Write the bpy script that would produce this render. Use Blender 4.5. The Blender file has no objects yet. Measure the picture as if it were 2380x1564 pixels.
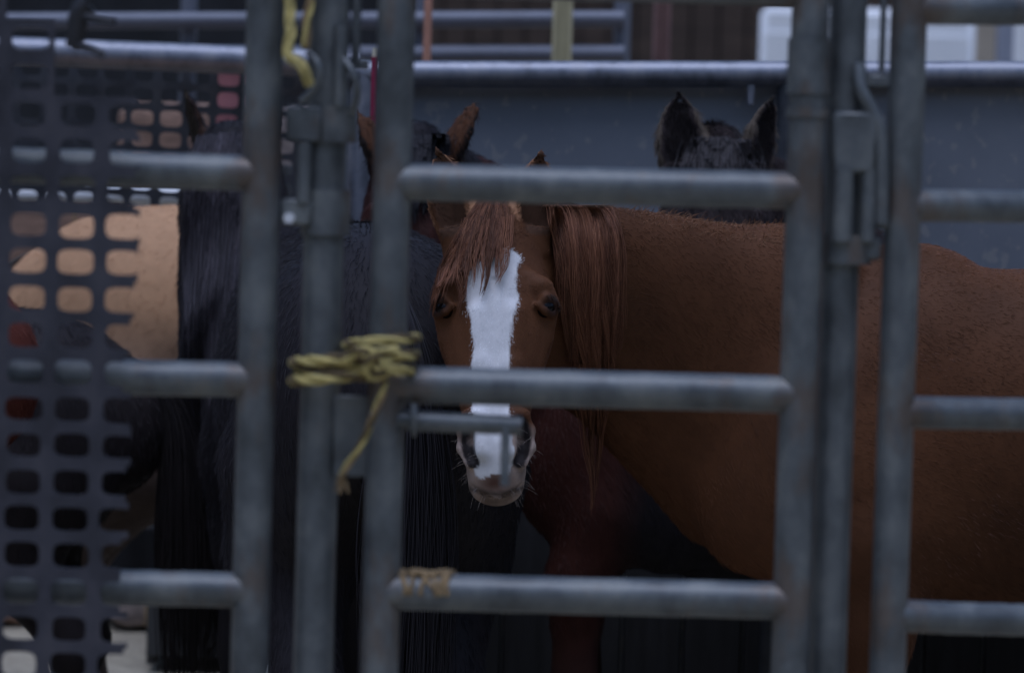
import bpy, math, random
import numpy as np
from mathutils import Vector, Matrix

R = math.radians
C = bpy.context.scene.collection
scene = bpy.context.scene
rng = np.random.default_rng(7)
random.seed(7)

# ------------------------------------------------------------------ camera
CAM_H = 1.5
PITCH, ROLL = R(2.5), R(1.6)
FOCAL = 110.0
r0 = np.array([1.0, 0, 0])
u0 = np.array([0, math.sin(PITCH), math.cos(PITCH)])
fw = np.array([0, math.cos(PITCH), -math.sin(PITCH)])
CR = math.cos(ROLL) * r0 + math.sin(ROLL) * u0
CU = math.cos(ROLL) * u0 - math.sin(ROLL) * r0
cam_data = bpy.data.cameras.new('camera')
cam = bpy.data.objects.new('camera', cam_data)
C.objects.link(cam)
cam.matrix_world = Matrix(((CR[0], CU[0], -fw[0], 0), (CR[1], CU[1], -fw[1], 0), (CR[2], CU[2], -fw[2], CAM_H), (0, 0, 0, 1)))
cam_data.lens = FOCAL
cam_data.sensor_width = 36
cam_data.clip_start = 0.1
cam_data.clip_end = 2000
cam_data.dof.use_dof = True
cam_data.dof.focus_distance = 5.78
cam_data.dof.aperture_fstop = 3.8
scene.camera = cam

# ------------------------------------------------------------------ world, sun, exposure
SUN_EL, SUN_AZ = R(77), R(195)
world = bpy.data.worlds.new('World')
scene.world = world
world.use_nodes = True
wn = world.node_tree.nodes
wl = world.node_tree.links
sky = wn.new('ShaderNodeTexSky')
sky.sky_type = 'NISHITA'
sky.sun_disc = False
sky.sun_elevation = SUN_EL
sky.sun_rotation = SUN_AZ
sky.air_density = 1.0
sky.dust_density = 2.0
sky.ozone_density = 6.0
wl.new(sky.outputs['Color'], wn['Background'].inputs['Color'])
wn['Background'].inputs['Strength'].default_value = 0.065
sun_data = bpy.data.lights.new('sun', 'SUN')
sun_data.energy = 0.75
sun_data.angle = R(50)
sun_data.color = (0.60, 0.70, 1.0)
sun = bpy.data.objects.new('sun', sun_data)
C.objects.link(sun)
sdir = Vector((math.sin(SUN_AZ) * math.cos(SUN_EL), math.cos(SUN_AZ) * math.cos(SUN_EL), math.sin(SUN_EL)))
sun.rotation_euler = sdir.to_track_quat('Z', 'Y').to_euler()
vs = scene.view_settings
vs.view_transform = 'Standard'
vs.look = 'None'
vs.exposure = 1.05
vs.gamma = 1.0
vs.use_curve_mapping = False
scene.render.engine = 'CYCLES'
scene.cycles.use_denoising = True
scene.cycles.max_bounces = 6


def W(x, y, Y):
    """World point at distance Y in front of the camera along a viewing ray (offline survey of the photograph, 2380 px wide)."""
    k = 36.0 / FOCAL / 2380.0
    d = fw + (x - 1190) * k * CR + (781 - y) * k * CU
    t = Y / d[1]
    return np.array([d[0] * t, Y, CAM_H + d[2] * t])


def mm(px, Y):
    return px * 36.0 / FOCAL / 2380.0 * Y


# ------------------------------------------------------------------ object helpers
def tag(o, label=None, cat=None, group=None, kind=None):
    if label: o['label'] = label
    if cat: o['category'] = cat
    if group: o['group'] = group
    if kind: o['kind'] = kind
    return o


def empty(name, loc):
    o = bpy.data.objects.new(name, None)
    C.objects.link(o)
    o.location = Vector(loc)
    o.empty_display_size = 0.1
    return o


class MB:
    """Collects geometry for one mesh object."""
    def __init__(self):
        self.v, self.f, self.n = [], [], 0
        self.attr = []

    def add(self, v, f, a=None):
        v = np.asarray(v, float)
        self.v.append(v)
        self.f.extend([tuple(int(i) + self.n for i in q) for q in f])
        self.attr.append(np.zeros(len(v)) if a is None else np.asarray(a, float))
        self.n += len(v)
        return self

    def box(self, c, s, rot=None, bevel=0.0):
        c = np.asarray(c, float); h = np.asarray(s, float) / 2
        if bevel <= 0:
            v = np.array([[x, y, z] for x in (-1, 1) for y in (-1, 1) for z in (-1, 1)], float) * h
            f = [(0, 1, 3, 2), (4, 6, 7, 5), (0, 4, 5, 1), (2, 3, 7, 6), (0, 2, 6, 4), (1, 5, 7, 3)]
        else:
            b = min(bevel, h.min() * 0.9)
            v, f = [], []
            ids = {}
            for x in (-1, 1):
                for y in (-1, 1):
                    for z in (-1, 1):
                        for ax in range(3):
                            s_ = np.array([x, y, z], float)
                            p = s_ * (h - b)
                            p[ax] = s_[ax] * h[ax]
                            ids[(x, y, z, ax)] = len(v); v.append(p)
            for ax in range(3):
                o1, o2 = [(1, 2), (2, 0), (0, 1)][ax]
                for sg in (-1, 1):
                    q = []
                    for a_, b_ in ((-1, -1), (1, -1), (1, 1), (-1, 1)):
                        k = [0, 0, 0]; k[ax] = sg; k[o1] = a_; k[o2] = b_
                        q.append(ids[(k[0], k[1], k[2], ax)])
                    f.append(tuple(q if sg > 0 else q[::-1]))
            for ax in range(3):
                o1, o2 = [(1, 2), (2, 0), (0, 1)][ax]
                for a_ in (-1, 1):
                    for b_ in (-1, 1):
                        q = []
                        for t, w in ((-1, o1), (1, o1), (1, o2), (-1, o2)):
                            k = [0, 0, 0]; k[ax] = t; k[o1] = a_; k[o2] = b_
                            q.append(ids[(k[0], k[1], k[2], w)])
                        f.append(tuple(q))
            for x in (-1, 1):
                for y in (-1, 1):
                    for z in (-1, 1):
                        f.append((ids[(x, y, z, 0)], ids[(x, y, z, 1)], ids[(x, y, z, 2)]))
            v = np.array(v)
        if rot is not None:
            v = v @ np.asarray(rot).T
        return self.add(v + c, f)

    def tube(self, pts, r, n=16, caps=True, attr=None):
        pts = np.asarray(pts, float)
        m = len(pts)
        rr = np.full(m, r) if np.isscalar(r) else np.asarray(r, float)
        T = np.gradient(pts, axis=0)
        T /= np.linalg.norm(T, axis=1)[:, None] + 1e-12
        ref = np.array([0, 0, 1.0]) if abs(T[0][2]) < 0.9 else np.array([1.0, 0, 0])
        a = np.cross(T[0], ref); a /= np.linalg.norm(a)
        V, A = [], []
        ang = np.linspace(0, 2 * math.pi, n, endpoint=False)
        for i in range(m):
            a = a - T[i] * a.dot(T[i]); a /= np.linalg.norm(a)
            b = np.cross(T[i], a)
            V.append(pts[i] + rr[i] * (np.cos(ang)[:, None] * a + np.sin(ang)[:, None] * b))
            A.append(np.full(n, 0.0 if attr is None else attr[i]))
        f = []
        for i in range(m - 1):
            for j in range(n):
                k = (j + 1) % n
                f.append((i * n + j, i * n + k, (i + 1) * n + k, (i + 1) * n + j))
        if caps:
            f.append(tuple(range(n))[::-1])
            f.append(tuple(range((m - 1) * n, m * n)))
        return self.add(np.concatenate(V), f, np.concatenate(A))

    def build(self, name, mat, parent=None, smooth=True):
        me = bpy.data.meshes.new(name)
        V = np.concatenate(self.v)
        off = np.zeros(3) if parent is None else np.array(parent.location)
        me.from_pydata((V - off).tolist(), [], self.f)
        at = me.attributes.new('wear', 'FLOAT', 'POINT')
        at.data.foreach_set('value', np.concatenate(self.attr).astype(np.float32))
        fix_normals(me)
        if smooth:
            me.polygons.foreach_set('use_smooth', np.ones(len(me.polygons), bool))
            sharp(me)
        if mat: me.materials.append(mat)
        o = bpy.data.objects.new(name, me)
        C.objects.link(o)
        if parent is not None: o.parent = parent
        return o


def fix_normals(me):
    import bmesh
    bm = bmesh.new(); bm.from_mesh(me)
    bmesh.ops.recalc_face_normals(bm, faces=bm.faces)
    bm.to_mesh(me); bm.free()


def sharp(me, ang=R(40)):
    try:
        me.set_sharp_from_angle(angle=ang)
    except Exception:
        pass


def seg(a, b, n=2):
    a, b = np.asarray(a, float), np.asarray(b, float)
    return a + (b - a) * np.linspace(0, 1, n)[:, None]


def smooth_path(ctrl, n=40):
    """Catmull-Rom through control points."""
    P = np.asarray(ctrl, float)
    P = np.vstack([2 * P[0] - P[1], P, 2 * P[-1] - P[-2]])
    m = len(P) - 3
    t = np.linspace(0, m - 1e-6, n)
    i = t.astype(int); u = (t - i)[:, None]
    p0, p1, p2, p3 = P[i], P[i + 1], P[i + 2], P[i + 3]
    return 0.5 * ((2 * p1) + (-p0 + p2) * u + (2 * p0 - 5 * p1 + 4 * p2 - p3) * u ** 2 + (-p0 + 3 * p1 - 3 * p2 + p3) * u ** 3)


def vnoise(P, f, seed=0):
    """Cheap smooth value noise in about -1..1."""
    g_ = np.random.default_rng(seed)
    r = np.zeros(len(P))
    for i in range(5):
        d = g_.normal(size=3); d /= np.linalg.norm(d); d2 = g_.normal(size=3); d2 /= np.linalg.norm(d2)
        r += np.sin(P @ d * f * (0.6 + 0.3 * i) + g_.random() * 6 + 1.3 * np.sin(P @ d2 * f * 0.7 + i))
    return r / 3.2


# ------------------------------------------------------------------ materials
def mat_new(name):
    m = bpy.data.materials.new(name)
    m.use_nodes = True
    nt = m.node_tree
    return m, nt, nt.nodes['Principled BSDF']


def noise(nt, scale, detail=4, rough=0.55, stretch=None):
    tc = nt.nodes.new('ShaderNodeNewGeometry')
    src = tc.outputs['Position']
    if stretch:
        mp = nt.nodes.new('ShaderNodeMapping')
        mp.inputs['Scale'].default_value = stretch
        nt.links.new(src, mp.inputs['Vector']); src = mp.outputs['Vector']
    n = nt.nodes.new('ShaderNodeTexNoise')
    n.inputs['Scale'].default_value = scale
    n.inputs['Detail'].default_value = detail
    n.inputs['Roughness'].default_value = rough
    nt.links.new(src, n.inputs['Vector'])
    return n.outputs['Fac']


def ramp(nt, fac, stops):
    r = nt.nodes.new('ShaderNodeValToRGB')
    e = r.color_ramp.elements
    while len(e) < len(stops): e.new(0.5)
    for i, (p, c) in enumerate(stops):
        e[i].position = p
        e[i].color = (*c, 1) if not np.isscalar(c) else (c, c, c, 1)
    nt.links.new(fac, r.inputs['Fac'])
    return r.outputs['Color']


def mix(nt, fac, a, b):
    m = nt.nodes.new('ShaderNodeMix'); m.data_type = 'RGBA'
    for s, v in ((m.inputs[0], fac), (m.inputs[6], a), (m.inputs[7], b)):
        if hasattr(v, 'links'): nt.links.new(v, s)
        elif np.isscalar(v): s.default_value = v
        else: s.default_value = (*v, 1)
    return m.outputs[2]


def math_node(nt, op, a, b=None):
    m = nt.nodes.new('ShaderNodeMath'); m.operation = op
    for i, v in enumerate((a, b)):
        if v is None: continue
        if hasattr(v, 'links'): nt.links.new(v, m.inputs[i])
        else: m.inputs[i].default_value = v
    return m.outputs[0]


def bump(nt, bsdf, height, strength=0.3, dist=0.01):
    b = nt.nodes.new('ShaderNodeBump')
    b.inputs['Strength'].default_value = strength
    b.inputs['Distance'].default_value = dist
    nt.links.new(height, b.inputs['Height'])
    nt.links.new(b.outputs['Normal'], bsdf.inputs['Normal'])


def steel_mat(name, base=(0.105, 0.115, 0.125), light=1.5, rust=0.5, metallic=0.25, rough=0.48):
    m, nt, b = mat_new(name)
    base = np.array(base)
    n1 = noise(nt, 16, 5, 0.65, (1, 1, 0.7))
    n2 = noise(nt, 42, 3, 0.6)
    n3 = noise(nt, 26, 5, 0.65, (1, 1, 0.45))
    c = ramp(nt, n1, [(0.32, base * 0.62), (0.5, base), (0.68, base * light * np.array([1.04, 1.0, 0.93]))])
    c = mix(nt, ramp(nt, n2, [(0.62, 0.0), (0.74, 0.35)]), c, base * 1.6)
    w = nt.nodes.new('ShaderNodeAttribute'); w.attribute_name = 'wear'
    rs = math_node(nt, 'ADD', n3, math_node(nt, 'MULTIPLY', w.outputs['Fac'], 0.30))
    rm = ramp(nt, rs, [(0.66 - 0.05 * rust, 0.0), (0.84 - 0.05 * rust, 0.55)])
    c = mix(nt, rm, c, (0.15, 0.095, 0.062))
    nt.links.new(c, b.inputs['Base Color'])
    b.inputs['Metallic'].default_value = metallic
    nt.links.new(ramp(nt, n1, [(0.3, rough - 0.08), (0.7, rough + 0.12)]), b.inputs['Roughness'])
    bump(nt, b, n2, 0.05, 0.002)
    return m


def plain_mat(name, col, rough=0.7, var=0.25, scale=12, metallic=0.0, stretch=None, bumps=0.2):
    m, nt, b = mat_new(name)
    col = np.array(col)
    n = noise(nt, scale, 5, 0.6, stretch)
    nt.links.new(ramp(nt, n, [(0.3, col * (1 - var)), (0.7, col * (1 + var))]), b.inputs['Base Color'])
    b.inputs['Roughness'].default_value = rough
    b.inputs['Metallic'].default_value = metallic
    if bumps: bump(nt, b, n, bumps, 0.004)
    return m


def coat_mat(name, rough=0.6, var=0.25, spec=0.25):
    """Takes the coat's own colour from the point/curve attribute 'col'."""
    m, nt, b = mat_new(name)
    a = nt.nodes.new('ShaderNodeAttribute'); a.attribute_name = 'col'
    n = noise(nt, 30, 5, 0.65)
    hs = nt.nodes.new('ShaderNodeHueSaturation')
    nt.links.new(a.outputs['Color'], hs.inputs['Color'])
    nt.links.new(ramp(nt, n, [(0.3, 1 - var), (0.7, 1 + var)]), hs.inputs['Value'])
    nt.links.new(hs.outputs['Color'], b.inputs['Base Color'])
    b.inputs['Roughness'].default_value = rough
    b.inputs['Specular IOR Level'].default_value = spec
    return m


M = {}
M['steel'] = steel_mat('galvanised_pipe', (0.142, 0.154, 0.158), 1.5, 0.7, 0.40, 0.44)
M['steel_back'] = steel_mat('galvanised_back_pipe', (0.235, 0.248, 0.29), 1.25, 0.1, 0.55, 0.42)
M['mesh'] = steel_mat('mesh_steel', (0.052, 0.051, 0.063), 1.4, 0.1, 0.2, 0.55)
M['far_mesh'] = steel_mat('far_mesh_steel', (0.045, 0.05, 0.06), 1.4, 0.1, 0.2, 0.55)
M['iron'] = plain_mat('black_iron', (0.02, 0.02, 0.023), 0.5)
M['coat'] = coat_mat('horse_coat', var=0.1, spec=0.1)
M['hair'] = coat_mat('horse_hair', 0.55, 0.06, 0.16)
M['eye'] = plain_mat('eye_gloss', (0.006, 0.004, 0.004), 0.12, bumps=0)
M['eye'].node_tree.nodes['Principled BSDF'].inputs['Specular IOR Level'].default_value = 0.22
M['rope'] = plain_mat('yellow_rope', (0.50, 0.405, 0.145), 0.75, 0.35, 60)
M['rope_dark'] = plain_mat('brown_rope_strand', (0.13, 0.09, 0.04), 0.8, 0.4, 60)
M['twine'] = plain_mat('straw_twine', (0.30, 0.205, 0.105), 0.85, 0.4, 70)

# sheet steel with mud spatter
m, nt, b = mat_new('sheet_steel')
n1 = noise(nt, 3, 5, 0.6)
n2 = noise(nt, 40, 2, 0.4, (1, 1, 0.8))
n3 = noise(nt, 2.2, 3, 0.5)
c = ramp(nt, n1, [(0.3, (0.19, 0.205, 0.23)), (0.7, (0.25, 0.265, 0.295))])
sp = math_node(nt, 'ADD', n2, math_node(nt, 'MULTIPLY', n3, 0.20))
c = mix(nt, ramp(nt, sp, [(0.705, 0.0), (0.78, 0.40)]), c, (0.42, 0.39, 0.35))
nt.links.new(c, b.inputs['Base Color'])
b.inputs['Roughness'].default_value = 0.5
b.inputs['Metallic'].default_value = 0.2
M['sheet'] = m

# dirt
m, nt, b = mat_new('dry_dirt')
n1 = noise(nt, 1.2, 6, 0.6); n2 = noise(nt, 14, 6, 0.7)
c = ramp(nt, n1, [(0.3, (0.34, 0.295, 0.215)), (0.7, (0.46, 0.41, 0.31))])
c = mix(nt, ramp(nt, n2, [(0.35, 0.5), (0.6, 0.0)]), c, (0.15, 0.125, 0.095))
nt.links.new(c, b.inputs['Base Color'])
b.inputs['Roughness'].default_value = 0.95
bump(nt, b, n2, 0.6, 0.03)
M['dirt'] = m
M['shade_fill'] = plain_mat('shade_fill_dark', (0.017, 0.018, 0.022), 0.75, 0.5, 10, stretch=(3, 1, 0.3))  # near-black, stands in for shade low in the pen
M['barn'] = plain_mat('weathered_brown_boards', (0.060, 0.040, 0.030), 0.85, 0.45, 6, stretch=(0.25, 1, 4))
M['barn_dark'] = plain_mat('dark_barn_wall', (0.016, 0.017, 0.020), 0.9, 0.4, 3)
M['roof'] = plain_mat('dark_roof_sheet', (0.05, 0.052, 0.058), 0.6, 0.2, 3)
M['white'] = plain_mat('white_enamel', (0.86, 0.87, 0.88), 0.4, 0.05, 2, bumps=0)
M['tan'] = plain_mat('tan_wood', (0.33, 0.29, 0.17), 0.85, 0.25, 8, stretch=(3, 3, 0.5))
M['red_paint'] = plain_mat('faded_red_paint', (0.12, 0.06, 0.052), 0.7, 0.3, 8)
M['pink'] = plain_mat('peach_plastic', (0.52, 0.25, 0.17), 0.6, 0.12, 10)
M['crimson'] = plain_mat('crimson_ribbon', (0.24, 0.012, 0.05), 0.6, 0.2, 30)
M['ivory'] = plain_mat('ivory_tip', (0.6, 0.55, 0.42), 0.6, 0.1, 30)
M['far_steel'] = plain_mat('far_pipe', (0.16, 0.17, 0.205), 0.5, 0.2, 4, 0.2)
M['pale_pipe'] = plain_mat('pale_pipe', (0.75, 0.76, 0.77), 0.5, 0.1, 4, 0.1)
M['straw'] = plain_mat('straw_bale', (0.27, 0.165, 0.12), 0.95, 0.35, 16, stretch=(1, 1, 3))
M['straw_grey'] = plain_mat('grey_straw_bale', (0.25, 0.20, 0.18), 0.95, 0.35, 16, stretch=(1, 1, 3))
M['rubber'] = plain_mat('tyre_rubber', (0.02, 0.02, 0.02), 0.85)
M['taupe'] = plain_mat('taupe_panel', (0.36, 0.31, 0.25), 0.7, 0.1, 3)
M['bluegrey'] = plain_mat('blue_grey_panel', (0.24, 0.26, 0.32), 0.6, 0.1, 3)
M['red_panel'] = plain_mat('rose_red_panel', (0.30, 0.11, 0.115), 0.6, 0.15, 5)
M['green_panel'] = plain_mat('sage_panel', (0.035, 0.036, 0.036), 0.7, 0.2, 5)

# ------------------------------------------------------------------ ground
gb = MB()
xs = np.concatenate([np.linspace(-600, -12, 8), np.linspace(-8, 8, 60), np.linspace(12, 600, 8)])
ys = np.concatenate([np.linspace(-300, -6, 6), np.linspace(-2, 30, 90), np.linspace(40, 900, 10)])
gx, gy = np.meshgrid(xs, ys)
gz = 0.02 * np.sin(gx * 2.3 + 1) * np.cos(gy * 1.9) + 0.012 * np.sin(gx * 7.1) * np.sin(gy * 6.3 + 2) - 0.03
gf = [(j * len(xs) + i, j * len(xs) + i + 1, (j + 1) * len(xs) + i + 1, (j + 1) * len(xs) + i) for j in range(len(ys) - 1) for i in range(len(xs) - 1)]
gb.add(np.stack([gx.ravel(), gy.ravel(), gz.ravel()], 1), gf)
g = gb.build('ground', M['dirt'])
tag(g, kind='structure')


# unseen terrain ring, added to cut low sky light
hb = MB()
nh = 120
th = np.linspace(0, 2 * math.pi, nh, endpoint=False)
prof = [(95, -2, 0), (120, 22, 3), (160, 52, 8), (220, 66, 12), (320, 60, 12), (420, -5, 0)]
hv = []
for rr_, zz_, am in prof:
    hz_ = zz_ + am * (np.sin(th * 5 + rr_) + .6 * np.sin(th * 11 + 2 * rr_) + .4 * np.sin(th * 23 + rr_))
    hv.append(np.stack([rr_ * np.cos(th), rr_ * np.sin(th) + 20, hz_], 1))
hf = [(i * nh + j, i * nh + (j + 1) % nh, (i + 1) * nh + (j + 1) % nh, (i + 1) * nh + j) for i in range(len(prof) - 1) for j in range(nh)]
M['hill'] = plain_mat('sky_block_hill', (0.05, 0.055, 0.04), 0.95, 0.5, 0.15, bumps=0)
tag(hb.add(np.concatenate(hv), hf).build('hills', M['hill']), kind='structure')

# ------------------------------------------------------------------ pipe panels
def post_at(xpx, Y, r, z0=-0.02, z1=2.05):
    p = W(xpx, 782, Y)
    return np.array([p[0], Y, z0]), np.array([p[0], Y, z1])


def pipe(name, a, b, r, mat, parent, n=24, segs=24, wear_ends=(0, 0)):
    pts = seg(a, b, segs)
    L = np.linalg.norm(np.asarray(b) - np.asarray(a))
    d = np.linspace(0, L, segs)
    w = wear_ends[0] * np.exp(-d / 0.08) + wear_ends[1] * np.exp(-(L - d) / 0.08)
    # very slight sag and dents
    pts = pts + rng.normal(0, 0.00025, pts.shape)
    pts[0], pts[-1] = a, b
    return MB().tube(pts, r, n, True, w).build(name, mat, parent)


def upright(parent, xpx, Y, r, joints=(), name='post', z1=2.05, mat=None):
    a, b = post_at(xpx, Y, r, z1=z1)
    pts = seg(a, b, 90)
    w = np.zeros(90)
    for z in joints:
        w = np.maximum(w, np.exp(-np.abs(pts[:, 2] - z) / 0.06))
    return MB().tube(pts, r, 24, True, w).build(name, mat or M['steel'], parent)


YF = 4.0
RP = mm(44, YF)          # post radius
spacing = 0.262


def make_rails(parent, ys_left, xl, ys_right, xr, Y, r, trims):
    js = []
    for yl, yr in zip(ys_left, ys_right):
        a, b = W(xl, yl, Y), W(xr, yr, Y)
        pipe('rail', a, b, r, M['steel'], parent, wear_ends=trims)
        js.append((a[2], b[2]))
    return js


# --- centre gate
gate = empty('corral_gate', (*W(1380, 782, YF)[:2], 0))
tag(gate, 'wide grey pipe gate in the middle, with a slide latch rod under its middle rail', 'gate')
lw, rw = W(902, 782, YF)[0], W(1860, 782, YF)[0]
gate_rails = [(-52, -30), (421, 443), (892, 916), (1372, 1396), (1852, 1876), (2330, 2354)]
joints = []
for yl, yr in gate_rails:
    a, b = W(905, yl, YF), W(1858, yr, YF)
    a[0], b[0] = lw + 0.004, rw - 0.004
    pipe('rail', a, b, mm(43, YF), M['steel'], gate, wear_ends=(0.7, 1.0))
    joints.append((a[2], b[2]))
upright(gate, 902, YF, RP, [j[0] for j in joints])
upright(gate, 1860, YF, RP, [j[1] for j in joints])
# slide latch
ya = W(860, 972, YF - 0.008); yb = W(1212, 988, YF - 0.005)
rod = pipe('latch_rod', ya, yb, mm(23, YF), M['steel'], gate, n=16)
h0, h1 = W(1176, 985, YF - 0.012), W(1173, 1128, YF - 0.02)
MB().tube(seg(h0, h1, 6), mm(11, YF), 12).build('latch_handle', M['steel'], rod and gate)
# guide staple holding the rod against the post
MB().tube(smooth_path([W(962, 940, YF - 0.01), W(962, 945, YF - 0.03), W(962, 974, YF - 0.036), W(962, 1003, YF - 0.03), W(962, 1008, YF - 0.01)], 16), mm(7, YF), 8).build('rod_guide', M['steel'], gate)
pc = W(817, 1012, YF + 0.012)
MB().box(pc, (mm(84, YF), 0.008, mm(190, YF)), bevel=0.002).build('latch_plate', M['steel'], gate)
# strap collars on the hinge side
for yy, hh in ((155, 128), (262, 22)):
    p = W(1884 - yy * 0.03, yy, YF); p[0] = rw
    MB().tube(seg(p - [0, 0, mm(hh / 2, YF)], p + [0, 0, mm(hh / 2, YF)], 6), RP + 0.0035, 24, True, np.full(6, 0.4)).build('strap_collar', M['steel'], gate)

# --- left panel with mesh
lp = empty('pipe_fence', (*W(300, 782, YF)[:2], 0))
tag(lp, 'grey pipe panel at the left with a torn steel mesh sheet hung over its rails', 'fence panel', 'pipe panels of the front fence')
lpx = W(598, 782, YF)[0]
left_rails = [(-140, -112), (383, 403), (874, 882), (1366, 1370), (1860, 1862), (2340, 2340)]
js = []
for yl, yr in left_rails:
    a, b = W(-420, yl - 14, YF - 0.06), W(600, yr, YF)
    b[0] = lpx - 0.004
    pipe('rail', a, b, mm(41, YF), M['steel'], lp, wear_ends=(0, 1.0), segs=40)
    js.append(b[2])
upright(lp, 598, YF, RP, js)
upright(lp, -430, YF - 0.06, RP)


# mesh sheet with rounded rectangular holes
def mesh_sheet(name, mat, parent, org, ux, uz, nx, nz, px_, pz_, hole, thick=0.004, cut=None, start=None, warp=0.0, seed=1, exps=4.0):
    lr = np.random.default_rng(seed)
    K = 24
    ang = np.linspace(0, 2 * math.pi, K, endpoint=False)
    ca, sa = np.cos(ang), np.sin(ang)
    mx = np.maximum(np.abs(ca), np.abs(sa))
    sq = np.stack([ca / mx, sa / mx], 1) * 0.5
    se = (np.abs(ca) ** exps + np.abs(sa) ** exps) ** (-1 / exps)
    hl = np.stack([ca * se * hole[0] / 2, sa * se * hole[1] / 2], 1)
    V, F = [], []
    n = 0
    uy = np.cross(ux, uz)
    ph = lr.random(6) * 6
    for i in range(nx):
        for j in range(nz):
            if start and j < start.get(i, 0): continue
            ho = hl * (1 + lr.normal(0, 0.035, (1, 2))) + lr.normal(0, 0.012, (1, 2))
            last = cut is not None and i == nx - 1
            cc = cut + lr.normal(0, 0.09) if last else None
            keep = []
            P = []
            for s_ in (sq, ho):
                P.append(np.stack([(i + 0.5 + s_[:, 0]) * px_, (j + 0.5 + s_[:, 1]) * pz_], 1))
            P = np.concatenate(P)
            if last:
                lim = (i + 0.5 + cc) * px_
                P[:, 0] = np.minimum(P[:, 0], lim)
            dep = warp * (np.sin(P[:, 0] * 9 + ph[0]) + np.sin(P[:, 1] * 5 + ph[1]) + 0.6 * np.sin(P[:, 0] * 21 + P[:, 1] * 13 + ph[2]))
            lx = warp * 0.35 * np.sin(P[:, 1] * 8 + ph[3]); lz = warp * 0.35 * np.sin(P[:, 0] * 11 + ph[4])
            base = org + np.outer(P[:, 0] + lx, ux) + np.outer(P[:, 1] + lz, uz)
            fr = base + np.outer(dep, uy); bk = base + np.outer(dep + thick, uy)
            V.append(np.concatenate([fr, bk]))
            for k in range(K):
                k2 = (k + 1) % K
                if last and min(P[K + k, 0], P[K + k2, 0]) >= lim - 1e-6: continue
                o_ = n
                F.append((o_ + k, o_ + k2, o_ + K + k2, o_ + K + k))
                F.append((o_ + 2 * K + k, o_ + 3 * K + k, o_ + 3 * K + k2, o_ + 2 * K + k2))
                F.append((o_ + K + k, o_ + K + k2, o_ + 3 * K + k2, o_ + 3 * K + k))
            n += 4 * K
    mb = MB(); mb.add(np.concatenate(V), F)
    o = mb.build(name, mat, parent)
    return o


vtilt = np.array([0.004, 0, -1.0]); vtilt /= np.linalg.norm(vtilt)
mpx, mpz = mm(112, 3.93), mm(85.5, 3.93)
YM = 3.925
# strand crossing near (231, 568)
cross = W(231, 568, YM)
org = cross - np.array([1, 0, 0]) * mpx * 5 - vtilt * mpz * 7
mesh_sheet('mesh_sheet', M['mesh'], lp, org, np.array([1.0, 0, 0.0]), vtilt, 6, 27, mpx, mpz, (0.73, 0.67), 0.004, cut=0.20, warp=0.0014, start={3: 1, 4: 3, 5: 3})

# --- right panel
rp = empty('pipe_fence', (*W(2700, 782, YF + 0.1)[:2], 0))
tag(rp, 'grey pipe panel at the right edge, four plain rails in front of the chestnut flank', 'fence panel', 'pipe panels of the front fence')
rpx = W(2088, 782, YF + 0.02)[0]
right_rails = [(-452, -446), (18, 22), (476, 480), (957, 962), (1430, 1440), (1905, 1915), (2380, 2390)]
js = []
for yl, yr in right_rails:
    a, b = W(2090, yl, YF + 0.02), W(2380, yr, YF + 0.08)
    b = a + (b - a) * 3.0
    a[0] = rpx + 0.004
    pipe('rail', a, b, mm(38, YF), M['steel'], rp, wear_ends=(1.0, 0), segs=40)
    js.append(a[2])
upright(rp, 2088, YF + 0.02, RP * 0.97, js)
upright(rp, 2960, YF + 0.14, RP * 0.97, js)


# ------------------------------------------------------------------ connecting posts with drop-pin hardware
def ring(c, R1, r, nrm, n=28):
    nrm = np.asarray(nrm, float); nrm /= np.linalg.norm(nrm)
    a = np.cross(nrm, [0, 0, 1.0]); a = a / np.linalg.norm(a) if np.linalg.norm(a) > 1e-3 else np.array([1.0, 0, 0])
    b = np.cross(nrm, a)
    t = np.linspace(0, 2 * math.pi, n)
    return np.asarray(c) + R1 * (np.cos(t)[:, None] * a + np.sin(t)[:, None] * b)


YC = 4.03
cp = empty('connecting_post', (*W(750, 782, YC)[:2], 0))
tag(cp, 'grey steel post left of the gate with yellow rope round it', 'post', 'connecting posts beside the gate')
cx = W(747, 782, YC)[0]
pr = mm(47, YC)
MB().tube(seg((cx, YC, -0.02), (cx, YC, 2.05), 60), pr, 24).build('post', M['steel'], cp)


def cyl_at(name, x, y0, y1, Y, r, parent, n=20, wear=0.0, mat=None):
    a = W(x, (y0 + y1) / 2, Y)
    hz = mm((y1 - y0) / 2, Y)
    return MB().tube(seg(a - [0, 0, hz], a + [0, 0, hz], 8), r, n, True, np.full(8, wear)).build(name, mat or M['steel'], parent)


cyl_at('collar', 772, 246, 330, YC, pr + 0.006, cp, wear=0.3)
cyl_at('collar', 757, 440, 545, YC, pr + 0.006, cp, wear=0.35)
MB().box(W(706, 287, YC - 0.03), (mm(82, YC), 0.01, mm(82, YC)), bevel=0.003).build('lug_plate', M['steel'], cp)
MB().box(W(688, 492, YC - 0.028), (mm(70, YC), 0.01, mm(60, YC)), bevel=0.003).build('lug_plate', M['steel'], cp)
cyl_at('hinge_pin', 706, 330, 470, YC - 0.03, mm(17, YC), cp)
cyl_at('hinge_pin', 790, 60, 246, YC - 0.028, mm(15, YC), cp)
bp = W(672, 506, YC - 0.04)
MB().tube([bp - [0, 0.006, 0], bp + [0, 0.012, 0]], mm(13, YC), 6).build('bolt_head', M['pale_pipe'], cp)
MB().tube(smooth_path([W(800, 138, YC - 0.03), W(818, 165, YC - 0.04), W(830, 200, YC - 0.04), W(826, 238, YC - 0.03), W(815, 262, YC - 0.02)], 20), mm(9, YC), 10).build('bent_lug', M['steel'], cp)
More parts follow.
